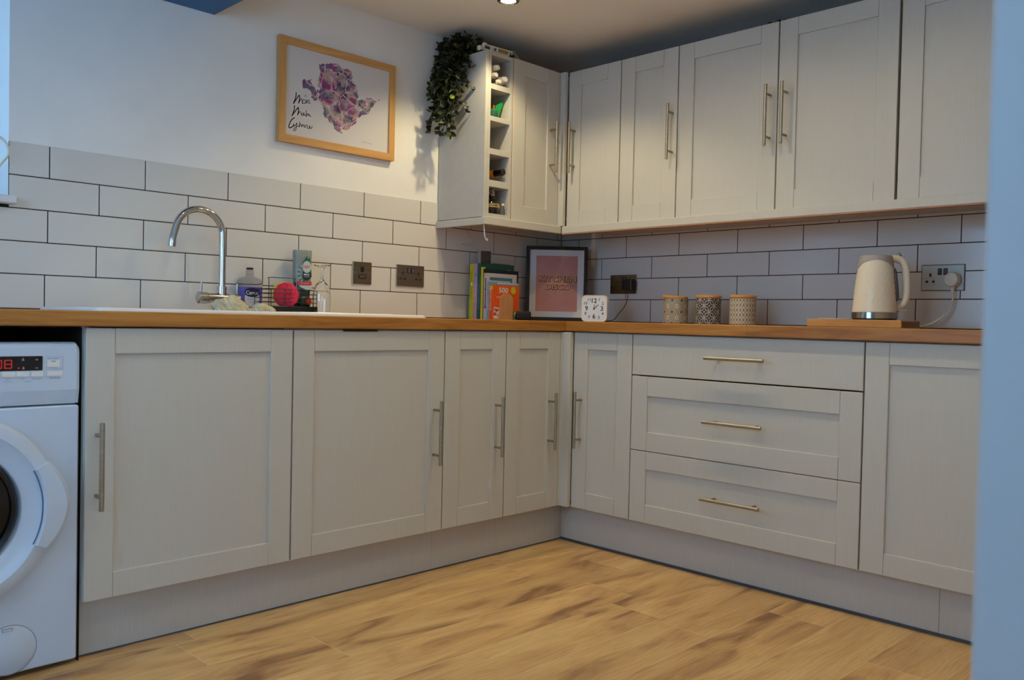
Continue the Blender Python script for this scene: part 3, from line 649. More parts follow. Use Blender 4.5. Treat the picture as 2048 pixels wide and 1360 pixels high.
# inverted wine glass
mb = MB(); H = .178
outer = [(.0295, .0), (.0325, .030), (.0335, .055), (.031, .083), (.023, .104), (.011, .118), (.0052, .128), (.0045, .145), (.0055, .158), (.010, .168), (.030, .1755), (.0305, .1775), (.0, .178)]
inner = [(.0283, .0), (.0313, .030), (.0323, .055), (.0298, .082), (.021, .102), (.008, .114), (.0, .1165)]
mb.lathe(inner[::-1]+outer, 40)
tag(mb.build('wine_glass', M['glass'], None, (-1.600, -.250, zs_)), 'empty stemmed glass standing upside down on the drainer', 'glass')

# ------------------------------------------------------------------ sockets
def plate(label, x, z, w_, run, gang, m, depth=.006, group=None, dark=False):
    t = thing('wall_socket' if gang else 'fused_switch', label, 'socket' if gang else 'switch', (x, -.0004, z) if run == 'L' else (-.0004, -x, z), 0 if run == 'L' else -PI/2)
    h = .046; mb = MB(); mb.box(-w_/2, w_/2, -depth, -.0005, -h, h, .0012); p = mb.build('plate', m, t)
    if dark: MB().box(-w_/2-.002, w_/2+.002, -.003, 0, -h-.002, h+.002).build('gasket', M['black'], t)
    if gang:
        for s in (-1, 1):
            cx_ = s*.043; m_ = MB()
            m_.box(cx_-.0035, cx_+.0035, -depth-.0004, -depth+.001, .004, .016, mat=0)
            for q in (-1, 1): m_.box(cx_+q*.0115-.0048, cx_+q*.0115+.0048, -depth-.0004, -depth+.001, -.018, -.0105)
            m_.build('pin_holes', M['black'], t)
            m_ = MB(); m_.box(s*.010-.0068, s*.010+.0068, -depth-.003, -depth, .010, .034, .0012); r_ = m_.build('rocker', M['black'], t)
            MB().box(s*.010-.0035, s*.010+.0035, -depth-.0036, -depth-.0028, .013, .031, .0004).build('rocker_mark', M['chrome'], r_)
    else:
        m_ = MB(); m_.box(-.007, .007, -depth-.003, -depth, .004, .026, .001); m_.build('rocker', M['black'], t)
        m_ = MB(); rrect(m_, -.018, .018, -.024, -.006, -depth, .003, th=.003); fh = m_.build('fuse_holder', M['black'], t)
        MB().box(-.014, .014, -depth-.0038, -depth-.0028, -.021, -.009, .0006).build('fuse_cover', m, fh)
    for s in (-1, 1):
        m_ = MB(); m_.lathe([(.0028, -depth-.0010), (.0028, -depth)], 12, 0, 'y', (s*(w_/2-.012), 0, 0)); m_.build('screw', M['steel'], t)
    return t
plate('single dark-metal fused switch on the tiles, left of the double socket', -1.2493, 1.1025, .0955, 'L', False, M['bronze'])
plate('empty double dark-metal socket on the sink wall tiles', -.9938, 1.104, .1515, 'L', True, M['bronze'])
plate('dark double socket behind the clock with a black plug in it', .4105, 1.1055, .158, 'R', True, M['bronze'])
M['psteel'] = noisy('pale_steel_plate', srgb(188, 190, 182), srgb(180, 182, 174), (3, 3, 200), .5, metal=.35)
plate('steel double socket with black gasket, right of the kettle', 1.8728, 1.1095, .146, 'R', True, M['psteel'], dark=True)
# black adapter + its cable
t = thing('plug_adapter', 'black plug adapter in the socket behind the clock', 'plug', (-.0075, -.452, 1.101), -PI/2)
mb = MB(); mb.box(-.026, .002, -.030, .0, -.024, .024, .005, seg=2); mb.box(.002, .042, -.044, .0, -.028, .026, .006, seg=2); mb.build('adapter_body', M['black'], t)
mb = MB(); mb.tube([(.010, -.03, -.027), (.010, -.03, -.040)], .0032, 10); mb.build('strain_relief', M['black'], t)
mb = MB(); mb.tube(smoothpath([(-.036, -.462, 1.062), (-.038, -.463, 1.03), (-.07, -.470, .995), (-.12, -.475, .960), (-.15, -.470, .932), (-.19, -.448, .9245), (-.23, -.43, .9235), (-.255, -.425, .9235)]), .0018, 8)
tag(mb.build('cable', M['black']), 'thin black cable running from the adapter down behind the clock', 'cable')
# white kettle plug + cord
t = thing('mains_plug', 'cream three-pin plug in the steel socket by the kettle', 'plug', (-.0075, -1.9125, 1.100), -PI/2)
mb = MB(); mb.lathe([(.0240, -.0002), (.0255, -.006), (.0255, -.020), (.022, -.034), (.012, -.037), (.0005, -.0375)], 28, 0, 'y', (0, 0, .001), sy=1.1); mb.tube([(0, -.014, -.018), (.001, -.015, -.036), (.001, -.015, -.045)], [.010, .007, .0045], 12); mb.build('plug_body', M['cream'], t)
mb = MB(); mb.tube(smoothpath([(-.0225, -1.9135, 1.055), (-.024, -1.915, 1.02), (-.03, -1.905, .985), (-.055, -1.87, .948), (-.09, -1.835, .929), (-.13, -1.80, .9245), (-.17, -1.785, .935), (-.205, -1.78, .952), (-.225, -1.775, .9545)]), .0034, 10)
tag(mb.build('power_cord', M['cream']), 'pale power cord looping from the wall plug to the kettle base', 'cord')

# ------------------------------------------------------------------ kettle on its board
t = thing('chopping_board', 'thick wooden board lying on the worktop beneath the kettle', 'board', (-.405, -1.549, WT1+.0003), -PI/2)
mb = MB(); mb.box(0, .331, 0, .17, 0, .0265, .002, seg=2); mb.build('board_slab', M['board'], t)
MB().box(.331, .3325, .01, .16, .004, .022).build('end_grain', wood('board_end_grain', srgb(112, 66, 34), srgb(128, 78, 42), srgb(140, 90, 52), 'z', staves=False), t)
KZ = WT1+.0271
t = thing('kettle', 'cream textured kettle with grey lid band on the wooden board', 'kettle', (-.300, -1.7475, KZ), math.radians(-45-8)); t.scale = (1, 1, 1.055)
mb = MB(); mb.lathe([(.070, .0), (.072, .0005), (.072, .0035), (.070, .004)], 48); mb.build('power_base', M['black'], t)
mb = MB(); mb.lathe([(.0745, .0042), (.0765, .005), (.0760, .0245), (.0735, .0255)], 48); mb.build('steel_band', mat('smoked_chrome', srgb(160, 150, 134), .16, metal=1), t)
def krad(z): return [(0.0258, .0735), (.05, .0728), (.10, .0690), (.15, .0632), (.175, .0598), (.20, .0560), (.212, .0540)]
prof = krad(0)
def rz(z):
    for (a, r1), (b, r2) in zip(prof[:-1], prof[1:]):
        if z <= b: return r1+(r2-r1)*(z-a)/(b-a)
    return prof[-1][1]
def facet_body(mb, z0f, z1f, rowh=.011, seg=72, m=0, out=0.0, seg_facets=22, amp=.0024):
    nz = 26; vs = []; fs = []
    for i in range(nz+1):
        for k in range(seg):
            q = 2*PI*k/seg; zz = z0f(q)+(z1f(q)-z0f(q))*i/nz
            cell = (q/(2*PI)*seg_facets + (.5 if int(zz/rowh/1.6) % 2 else 0)) % 1; f = abs(cell-.5)*2
            fz = abs(((zz/rowh/1.6) % 1)-.5)*2
            fade = min(1, max(0, (zz-.035)/.02))
            r = rz(zz)+out-amp*max(f, fz)**2*fade; vs.append((r*math.cos(q), r*math.sin(q), zz))
    for i in range(nz):
        for k in range(seg): fs.append([i*seg+k, i*seg+(k+1) % seg, (i+1)*seg+(k+1) % seg, (i+1)*seg+k])
    return mb.add(vs, fs, m, True)
# front of kettle is local -y; cream body rises to an arch in front, grey band round the top
arch = lambda q: .158+.040*max(0, math.cos(q+PI/2+.25))**.8 if math.cos(q+PI/2+.25) > 0 else .158
mb = MB(); facet_body(mb, lambda q: .0258, arch); mb.build('kettle_body', M['cream'], t)
M['kgrey'] = mat('grey_plastic', srgb(164, 158, 158), .35)
mb = MB(); facet_body(mb, arch, lambda q: .208, amp=0); mb.lathe([(.0548, .208), (.0535, .2125), (.050, .2148), (.03, .2158), (.0, .216)], 72); mb.build('lid_band', M['kgrey'], t)
# handle on local +x side
hp = smoothpath([(.038, -.004, .203), (.068, -.004, .2045), (.088, -.004, .194), (.0985, -.004, .172), (.1035, -.004, .13), (.1045, -.004, .09), (.100, -.004, .065), (.088, -.004, .050), (.070, -.004, .044)], 6)
mb = MB(); n = len(hp); mb.tube(hp, [.0115+.001*math.sin(PI*i/(n-1)) for i in range(n)], 18); hd = mb.build('handle', M['cream'], t)
MB().tube([(.070, -.004, .2155), (.076, -.004, .2195), (.083, -.004, .2145)], [.003, .007, .003], 12).build('lid_button', M['chrome'], hd)
mb = MB(); pts = []
for k in range(9):
    z = .062+.110*k/8; r = rz(z)+.0016; pts.append((r*math.cos(-.42), r*math.sin(-.42), z))
mb.tube([(p[0]*1.0, p[1], p[2]) for p in pts], [.003]+[.006]*7+[.003], 12); mb.build('water_gauge', mat('smoked_gauge', srgb(70, 74, 74), .2), t)
MB().box(.066, .104, -.022, .000, .033, .0355, .001).build('switch_lever', M['cream'], t)
MB().box(.0655, .0725, -.030, -.020, .0275, .0305, .0008).build('indicator', M['black'], t)

tag(MB().lathe([(.052, 0), (.056, .0015), (.056, .003), (.050, .0035)], 48, 0).build('saucer', M['white'], None, (-.325, -1.612, KZ)), 'thin white dish lying on the wooden board left of the kettle', 'saucer')
# ------------------------------------------------------------------ canisters
def canister_mat(name, base_, light, kind):
    m = mat(name, base_, .5); p = m.node_tree.nodes['Principled BSDF']
    tc = N(m, 'ShaderNodeUVMap'); mp = N(m, 'ShaderNodeMapping'); L(m, tc.outputs[0], mp.inputs[0])
    mp.inputs['Scale'].default_value = {'a': (8, 2.15, 1), 'b': (1, 1, 1), 'c': (25, 5.4, 1)}[kind]
    src_ = mp.outputs[0]
    if kind == 'b':     # lattice turned by 45 degrees
        d1 = N(m, 'ShaderNodeVectorMath', operation='DOT_PRODUCT'); d1.inputs[1].default_value = (8, 2.1, 0); L(m, src_, d1.inputs[0])
        d2 = N(m, 'ShaderNodeVectorMath', operation='DOT_PRODUCT'); d2.inputs[1].default_value = (8, -2.1, 0); L(m, src_, d2.inputs[0])
        cx2 = N(m, 'ShaderNodeCombineXYZ'); L(m, d1.outputs['Value'], cx2.inputs[0]); L(m, d2.outputs['Value'], cx2.inputs[1]); ad2 = N(m, 'ShaderNodeVectorMath', operation='ADD'); ad2.inputs[1].default_value = (40, 40, 0); L(m, cx2.outputs[0], ad2.inputs[0]); src_ = ad2.outputs[0]
    fr = N(m, 'ShaderNodeVectorMath', operation='FRACTION'); L(m, src_, fr.inputs[0])
    sb = N(m, 'ShaderNodeVectorMath', operation='SUBTRACT'); sb.inputs[1].default_value = (.5, .5, 0); L(m, fr.outputs[0], sb.inputs[0])
    sx = N(m, 'ShaderNodeSeparateXYZ'); L(m, sb.outputs[0], sx.inputs[0])
    def mth(op, a, b=None, c_=None):
        n = N(m, 'ShaderNodeMath', operation=op)
        for i, q in enumerate((a, b, c_)):
            if q is None: continue
            if isinstance(q, (int, float)): n.inputs[i].default_value = q
            else: L(m, q, n.inputs[i])
        return n.outputs[0]
    ax, ay = mth('ABSOLUTE', sx.outputs[0]), mth('ABSOLUTE', sx.outputs[1])
    if kind == 'c':
        d = mth('ADD', ax, ay); l1 = mth('LESS_THAN', mth('ABSOLUTE', mth('SUBTRACT', d, .5)), .085); l2 = mth('LESS_THAN', d, .20)
        f = mth('MAXIMUM', l1, mth('MULTIPLY', l2, mth('GREATER_THAN', d, .10)))
    else:
        r = mth('SQRT', mth('ADD', mth('MULTIPLY', ax, ax), mth('MULTIPLY', ay, ay)))
        if kind == 'b':
            # four lens-shaped petals towards the neighbouring rings, and a ring in the middle
            def petal(p_, q_):
                hw = mth('MULTIPLY', mth('SINE', mth('MULTIPLY', mth('SUBTRACT', p_, .13), PI/.74)), .19)
                return mth('MULTIPLY', mth('LESS_THAN', mth('ABSOLUTE', mth('SUBTRACT', q_, hw)), .042), mth('MULTIPLY', mth('GREATER_THAN', p_, .13), mth('GREATER_THAN', p_, q_)))
            f = mth('MAXIMUM', petal(ax, ay), petal(ay, ax))
            f = mth('MAXIMUM', f, mth('LESS_THAN', mth('ABSOLUTE', mth('SUBTRACT', r, .105)), .035))
            f = mth('MAXIMUM', f, mth('LESS_THAN', mth('ABSOLUTE', mth('SUBTRACT', mth('ADD', ax, ay), .93)), .045))
        else:
            an = mth('ARCTAN2', sx.outputs[1], sx.outputs[0]); s1 = mth('GREATER_THAN', mth('SINE', mth('MULTIPLY', an, 12)), -.25)
            f = mth('LESS_THAN', mth('ABSOLUTE', mth('SUBTRACT', r, .12)), .055)
            f = mth('MAXIMUM', f, mth('MULTIPLY', s1, mth('LESS_THAN', mth('ABSOLUTE', mth('SUBTRACT', r, .26)), .062)))
            s2 = mth('GREATER_THAN', mth('SINE', mth('MULTIPLY', an, 20)), -.2)
            f = mth('MAXIMUM', f, mth('MULTIPLY', s2, mth('LESS_THAN', mth('ABSOLUTE', mth('SUBTRACT', r, .41)), .060)))
            f = mth('MAXIMUM', f, mth('MULTIPLY', s2, mth('LESS_THAN', mth('ABSOLUTE', mth('SUBTRACT', r, .54)), .05)))
    mx = N(m, 'ShaderNodeMixRGB'); mx.inputs[1].default_value = base_; mx.inputs[2].default_value = light; L(m, f, mx.inputs[0]); L(m, mx.outputs[0], p.inputs['Base Color']); return m
def canister(label, x, y, rot, m, r=.0530, h=.107, lidtilt=0, group='patterned canisters on the right worktop'):
    t = thing('canister', label, 'canister', (x, y, WT1+.0003), rot, group)
    mb = MB(); mb.lathe([(r-.003, 0), (r, .002), (r, h-.001), (r-.002, h)], 64); o = mb.build('jar', m, t)
    uv = o.data.uv_layers.new(name='UVMap')
    for p in o.data.polygons:
        cc = p.center; ca = math.atan2(cc.y, cc.x)
        for li in p.loop_indices:
            v = o.data.vertices[o.data.loops[li].vertex_index].co; a_ = math.atan2(v.y, v.x)
            if a_-ca > PI: a_ -= 2*PI
            if ca-a_ > PI: a_ += 2*PI
            uv.data[li].uv = (a_/(2*PI), v.z/h)
    mb = MB(); mb.lathe([(r-.005, h-.004), (r-.005, h+.002), (r+.001, h+.003), (r+.0015, h+.0045), (r+.0015, h+.0125), (r-.001, h+.0142)], 56); l = mb.build('lid', M['bamboo'], t)
    if lidtilt: l.rotation_euler = (.055, 0, 0); l.location = (0, .0105, -.0012)
    return t
canister('first patterned canister nearest the clock, grey with pale rosettes, lid askew', -.200, -.848, .3, canister_mat('rosette_print', srgb(92, 82, 70), srgb(206, 196, 172), 'a'), lidtilt=.035)
canister('middle patterned canister, darkest, with pale petal pattern', -.200, -1.010, .25, canister_mat('petal_print', srgb(64, 60, 60), srgb(196, 190, 178), 'b'))
canister('third patterned canister nearest the kettle, pale with diamond lattice', -.200, -1.173, .2, canister_mat('lattice_print', srgb(128, 116, 100), srgb(224, 212, 190), 'c'))

# ------------------------------------------------------------------ clock
t = thing('alarm_clock', 'small white square clock with rounded corners on the worktop', 'clock', (-.315, -.492, WT1+.0003), math.radians(205-270))
S = .0600
def rsq(mb, s, r, y0, y1, m=0, n=8):
    pts = []
    for (sx_, sz_, a0) in ((1, 1, 0), (-1, 1, 90), (-1, -1, 180), (1, -1, 270)):
        for k in range(n+1): q = math.radians(a0+90*k/n); pts.append((sx_*(s-r)+r*math.cos(q), S+sz_*(s-r)+r*math.sin(q)))
    return [(x, y, z) for x, z in pts for y in (y0,)]
mb = MB(); loft(mb, [rsq(mb, S-.006, .016, -.0165, 0), rsq(mb, S-.001, .020, -.018, 0), rsq(mb, S, .020, -.013, 0), rsq(mb, S, .020, .014, 0), rsq(mb, S-.004, .018, .019, 0)]); cb = mb.build('clock_case', mat('clock_white', srgb(222, 220, 212), .35), t)
mb = MB(); pts = [(p[0], p[2]) for p in rsq(mb, S-.0075, .014, 0, 0)]; mb.prism(pts, -.0172, -.0160); fc = mb.build('clock_face', mat('clock_face_white', srgb(214, 218, 224), .4), t)
mb = MB()
for k in range(1, 13):
    a_ = math.radians(90-30*k); big = k in (12, 3, 6, 9)
    R2 = .0415; cx_, cz_ = R2*math.cos(a_), S+R2*math.sin(a_)
    if not big: kk = .0405/max(abs(math.cos(a_)), abs(math.sin(a_)))*1.0; cx_, cz_ = kk*math.cos(a_)*.98, S+kk*math.sin(a_)*.98
    if big: cx_ *= .86; cz_ = S+(cz_-S)*.86
    mb.text(str(k), cx_, cz_, .0215 if big else .0135, y=-.0174, off=.022 if big else .015)
mb.build('numerals', M['ink'], fc)
def hand(a_deg, ln, wd, y, m, nm):
    a_ = math.radians(a_deg); d = Vector((math.cos(a_), math.sin(a_))); n_ = Vector((-d.y, d.x))*wd
    p = [-d*.006-n_, d*ln-n_*.6, d*ln+n_*.6, -d*.006+n_]; mb = MB(); mb.prism([(q.x, S+q.y) for q in p], y-.0005, y); return mb.build(nm, m, t)
hand(86, .020, .0017, -.0178, M['ink'], 'hour_hand'); hand(42, .028, .0013, -.0184, M['ink'], 'minute_hand')
hand(-5, .018, .0004, -.0188, M['greyink'], 'second_hand')
mb = MB(); mb.lathe([(.003, -.0178), (.003, -.0192)], 14, 0, 'y', (0, 0, S)); mb.build('hub', M['ink'], t)

# ------------------------------------------------------------------ framed print in the corner
t = thing('framed_print', 'black-framed pink KITCHEN DISCO print leaning in the corner', 'picture', (-.2095, -.1605, WT1+.0003), -PI/4)
t.rotation_euler = (math.radians(-3.2), 0, -PI/4)
FW, FH, fb = .150, .366, .0175
mb = MB(); mb.box(-FW, -FW+fb, -.010, .010, 0, FH, .001); mb.box(FW-fb, FW, -.010, .010, 0, FH, .001); mb.box(-FW+fb, FW-fb, -.010, .010, 0, fb, .001); mb.box(-FW+fb, FW-fb, -.010, .010, FH-fb, FH, .001)
mb.build('frame', M['black'], t)
mb = MB(); mb.box(-FW+fb, FW-fb, -.003, .008, fb, FH-fb); mb.build('mount', mat('pale_mount', srgb(214, 212, 216), .4), t)
M['pinkp'] = noisy('dusty_pink_print', srgb(206, 142, 128), srgb(188, 128, 124), (7, 7, 7), .5)
mb = MB(); mb.box(-.1015, .1015, -.0042, -.0028, .0470, .3190); pr = mb.build('print', M['pinkp'], t)
def outline_text(mb, s_, cx_, cz_, h_, w_):
    mb.text(s_, cx_+.0010, cz_-.0014, h_*1.16, w_*1.03, -.0046, 0, off=.075); mb.text(s_, cx_, cz_, h_, w_, -.0050, 1, off=.022)
mb = MB(); outline_text(mb, 'KITCHEN', 0.004, .2065, .027, .182); outline_text(mb, 'DISCO', .0065, .1675, .027, .122)
mb.build('lettering', [mat('gold_outline', srgb(92, 62, 20), .5), mat('dull_pink_letter', srgb(206, 150, 112), .5)], pr)

# black speaker-like box
t = thing('small_speaker', 'small rounded black box by the foot of the framed print', 'speaker', (-.545, -.262, WT1+.0003), -PI/4)
mb = MB(); mb.box(-.035, .035, -.022, .022, 0, .041, .009, seg=3, smooth=True); mb.build('speaker_body', mat('matt_black', srgb(16, 16, 18), .7), t)

# ------------------------------------------------------------------ cookery books, spines towards -x, stacked out from the wall
XS = -.6745
def bmat(n, c_): return mat(n, srgb(*c_), .45)
M['paper'] = mat('book_pages', srgb(214, 206, 188), .8)
def book(label, y0, y1, w_, h_, col, spine=None, cover=None, xoff=0):
    """y0 nearest wall, y1 nearest room (both negative); the spine faces -x and the cover faces -y"""
    th = y0-y1; t = thing('cookery_book', label, 'book', (XS+xoff, y0, WT1+.0003), 0, 'cookery books in the corner')
    mb = MB(); mb.box(0, w_, -th, -th+.0022, 0, h_, .0004); mb.box(0, w_, -.0022, 0, 0, h_, .0004); mb.box(0, .0025, -th+.0022, -.0022, 0, h_, .0004)
    mb.build('cover', bmat('book_cover', col), t)
    MB().box(.0025, w_-.004, -th+.0023, -.0023, .003, h_-.003).build('pages', M['paper'], t)
    if spine:
        m_ = MB(); m_.M = Matrix.Rotation(-PI/2, 4, 'Z'); # local x -> world -y, text plane faces -x
        spine(m_, th); o = m_.build('spine_print', SPM, t)
    if cover:
        m_ = MB(); cover(m_, th); m_.build('cover_print', SPM, t)
    return t
SPM = [mat('ink_dark', srgb(40, 44, 30), .6), mat('ink_white', srgb(226, 220, 206), .6), mat('ink_pink', srgb(196, 80, 110), .6), mat('ink_green', srgb(90, 130, 30), .6), mat('ink_maroon', srgb(92, 34, 44), .6),
       mat('ink_yellow', srgb(214, 196, 40), .6), mat('ink_teal', srgb(70, 118, 130), .6), mat('ink_red', srgb(190, 44, 44), .6), mat('ink_blue', srgb(110, 150, 190), .6)]
# in spine space x runs 0..th (from wall outwards), y is -distance in front of the spine plane
def sp_text(s_, z, ln, hh, m, x=None):
    def f(mb, th): mb.text(s_, (th/2 if x is None else x), z, hh, ln, -.0006, m, vertical=True)
    return f
def spine1(mb, th): mb.text('Green', th/2, .195, .010, .05, -.0006, 3, vertical=True); mb.text('Kitchen', th/2, .125, .010, .065, -.0006, 3, vertical=True); ell(mb, th/2, .160, .007, .008, -.0004, 1)
book('tall lime-green cookery book standing against the tiles', -.040, -.0665, .20, .2525, (196, 196, 20), spine1)
book('tall lilac-pink cookery book beside the lime-green one', -.0670, -.0890, .20, .2545, (196, 150, 190), lambda mb, th: (mb.text('TABLE', th/2, .120, .010, .085, -.0006, 1, vertical=True), mb.box(.004, th-.004, -.0007, -.0003, .195, .212, mat=8)))
def cov_green(mb, th): mb.box(.015, .185, -th-.0006, -th-.0002, .2285, .231, mat=3); ell(mb, .178, .226, .012, .007, -th-.0003, 5)
book('thin black book poking out above the dark green one', -.0892, -.0926, .120, .2600, (28, 30, 40), xoff=.092)
book('big dark-green cookery book rising behind the smaller ones', -.0930, -.1148, .212, .2560, (22, 92, 72), lambda mb, th: mb.text('VEGETABLES', th/2, .105, .007, .12, -.0006, 8, vertical=True), cov_green)
book('thin bright-yellow cookery book', -.1155, -.1290, .014, .2375, (228, 206, 16), lambda mb, th: mb.text('quick suppers', th/2, .12, .006, .13, -.0006, 3, vertical=True))
def cov_pale(mb, th): mb.box(.016, .160, -th-.0006, -th-.0002, .178, .192, mat=6); mb.box(.016, .160, -th-.0006, -th-.0002, .168, .170, mat=7); mb.box(.150, .160, -th-.0006, -th-.0002, .10, .178, mat=6)
book('navy cookery book with a dark cover edge behind the pale one', -.1293, -.1340, .224, .2290, (36, 44, 62))
book('pale grey cookery book with a blue panel and maroon spine title', -.1345, -.1560, .190, .2100, (196, 190, 196), lambda mb, th: (mb.box(.007, th-.005, -.0007, -.0003, .05, .185, mat=4), mb.text('EASY BAKING', th/2, .120, .006, .12, -.0009, 1, vertical=True)), cov_pale)
book('light-blue cookery book just behind the orange one', -.1563, -.1700, .188, .1700, (120, 160, 186), lambda mb, th: mb.text('soups', th/2, .075, .005, .06, -.0006, 1, vertical=True), lambda mb, th: mb.box(.05, .188, -th-.0005, -th-.0002, .163, .168, mat=1))
def cov_orange(mb, th):
    y = -th-.0006; mb.text('500', .066, .1335, .0245, .060, y, 1, off=.03); mb.text('recipes', .050, .1010, .013, .055, y, 1, off=.02); ell(mb, .128, .1345, .016, .0165, y+.0002, 5)
    rnd = random.Random(5)
    mb.box(.006, .040, y+.0001, y+.0004, .004, .055, mat=1)
    for k in range(16): ell(mb, rnd.uniform(.008, .038), rnd.uniform(.006, .055), rnd.uniform(.003, .007), rnd.uniform(.003, .006), y-.0001*k*.3, rnd.choice([7, 7, 2, 1]), 10)
def spine_o(mb, th): mb.text('BABY AND TODDLER', th*.42, .090, .009, .100, -.0006, 1, vertical=True, off=.02); mb.box(.001, th-.001, -.0005, -.0002, .135, .152, mat=5)
book('squat orange cookery book titled 500 recipes, front of the row', -.1703, -.1960, .168, .1560, (236, 92, 24), spine_o, cov_orange, xoff=.000)
# bookend
t = thing('bookend', 'plain wooden arch-shaped bookend in front of the orange book', 'bookend', (-.600, -.1975, WT1+.0003), 0)
mb = MB(); pts = [(-.036, 0), (.036, 0)] + [(.036*math.cos(math.radians(a_)), .085+.034*math.sin(math.radians(a_))) for a_ in range(0, 181, 12)]
mb.prism(pts, -.018, -.0005); mb.build('arch', M['beech'], t)
# jar/pot with flowers behind the bookend
t = thing('trinket', 'small yellow-green patterned pot peeking out beside the bookend', 'pot', (-.548, -.2125, WT1+.0003), 0)
M['pot'] = noisy('speckled_pot', srgb(196, 180, 60), srgb(40, 70, 50), (160, 160, 160), .4, lo=.48, hi=.52)
MB().lathe([(.010, 0), (.013, .004), (.014, .02), (.011, .036), (.008, .040)], 20).build('pot_body', M['pot'], t)
# frosted photo block standing on the tall books
t = thing('photo_block', 'small blurred dark photo block standing on top of the tall books', 'ornament', (-.655, -.0720, WT1+.0003+.2548), math.radians(-20))
MB().box(.012, .062, -.0075, .0075, 0, .060, .002).build('block', noisy('dark_photo', srgb(86, 66, 56), srgb(60, 54, 60), (60, 60, 60), .3), t)
MB().box(0, .0118, -.0085, .0085, 0, .062, .002).build('side_strip', mat('grey_acrylic', srgb(150, 150, 158), .2), t)

# ------------------------------------------------------------------ picture on the sink wall
t = thing('framed_map', 'pine-framed watercolour island map with Welsh lettering on the white wall', 'picture', (-1.655, -.0022, 1.585), 0)
PW, PH, fw = .5485, .4015, .0290
def framebar(mb, pts): n = len(pts); mb.prism(pts, -.0200, .004)
for q_ in ([(0, 0), (PW, 0), (PW-fw, fw), (fw, fw)], [(0, PH), (fw, PH-fw), (PW-fw, PH-fw), (PW, PH)]): mb = MB(); framebar(mb, q_); mb.build('frame_rail', M['pine'], t)
for q_ in ([(0, 0), (fw, fw), (fw, PH-fw), (0, PH)], [(PW, 0), (PW, PH), (PW-fw, PH-fw), (PW-fw, fw)]): mb = MB(); framebar(mb, q_); mb.build('frame_stile', M['pinez'], t)
sheet = MB().box(fw-.002, PW-fw+.002, -.0120, -.006, fw-.002, PH-fw+.002).build('print_sheet', mat('print_paper', srgb(214, 210, 208), .35), t)
main = [(0.1757, 0.3288), (0.2013, 0.3331), (0.2271, 0.3431), (0.2598, 0.349), (0.2766, 0.3374), (0.3, 0.337), (0.3271, 0.3345), (0.336, 0.3166), (0.3312, 0.3015), (0.3383, 0.2874), (0.3538, 0.2835), (0.3559, 0.2669), (0.3632, 0.2484), (0.3676, 0.235), (0.3568, 0.2215), (0.3878, 0.2304), (0.4085, 0.2437), (0.4296, 0.2444), (0.4564, 0.2395), (0.4444, 0.2212), (0.4237, 0.1913), (0.3961, 0.1689), (0.3687, 0.151), (0.3548, 0.1556), (0.3586, 0.1392), (0.352, 0.1238), (0.3284, 0.1083), (0.3085, 0.0907), (0.2883, 0.0929), (0.2852, 0.0811), (0.2921, 0.071), (0.2719, 0.0789), (0.2518, 0.0894), (0.2448, 0.1077), (0.2642, 0.128), (0.2383, 0.1052), (0.2252, 0.1098), (0.2216, 0.1258), (0.2086, 0.1235), (0.1987, 0.1355), (0.2049, 0.1504), (0.1948, 0.1706), (0.1882, 0.1804), (0.1768, 0.1891), (0.178, 0.2113), (0.1635, 0.2167), (0.1839, 0.2359), (0.1726, 0.2404), (0.1771, 0.2551), (0.1738, 0.2626), (0.1827, 0.2974), (0.1792, 0.3158)]
holy = [(0.1034, 0.2437), (0.1109, 0.2561), (0.1452, 0.2634), (0.136, 0.2533), (0.152, 0.2389), (0.1615, 0.2381), (0.1634, 0.2248), (0.1716, 0.2101), (0.1736, 0.1913), (0.1595, 0.1803), (0.1434, 0.1908), (0.1398, 0.2173), (0.124, 0.2222), (0.1054, 0.2211)]
puff = [(0.4618, 0.242), (0.4742, 0.2488), (0.469, 0.2405)]
def jag(p, seed):
    r = random.Random(seed); out = []
    for i in range(len(p)):
        a, b = Vector(p[i]), Vector(p[(i+1) % len(p)]); out.append(tuple(a)); d = b-a
        for k in (1, 2):
            q = a+d*k/3+Vector((-d.y, d.x))*r.uniform(-.16, .16); out.append(tuple(q))
    return out
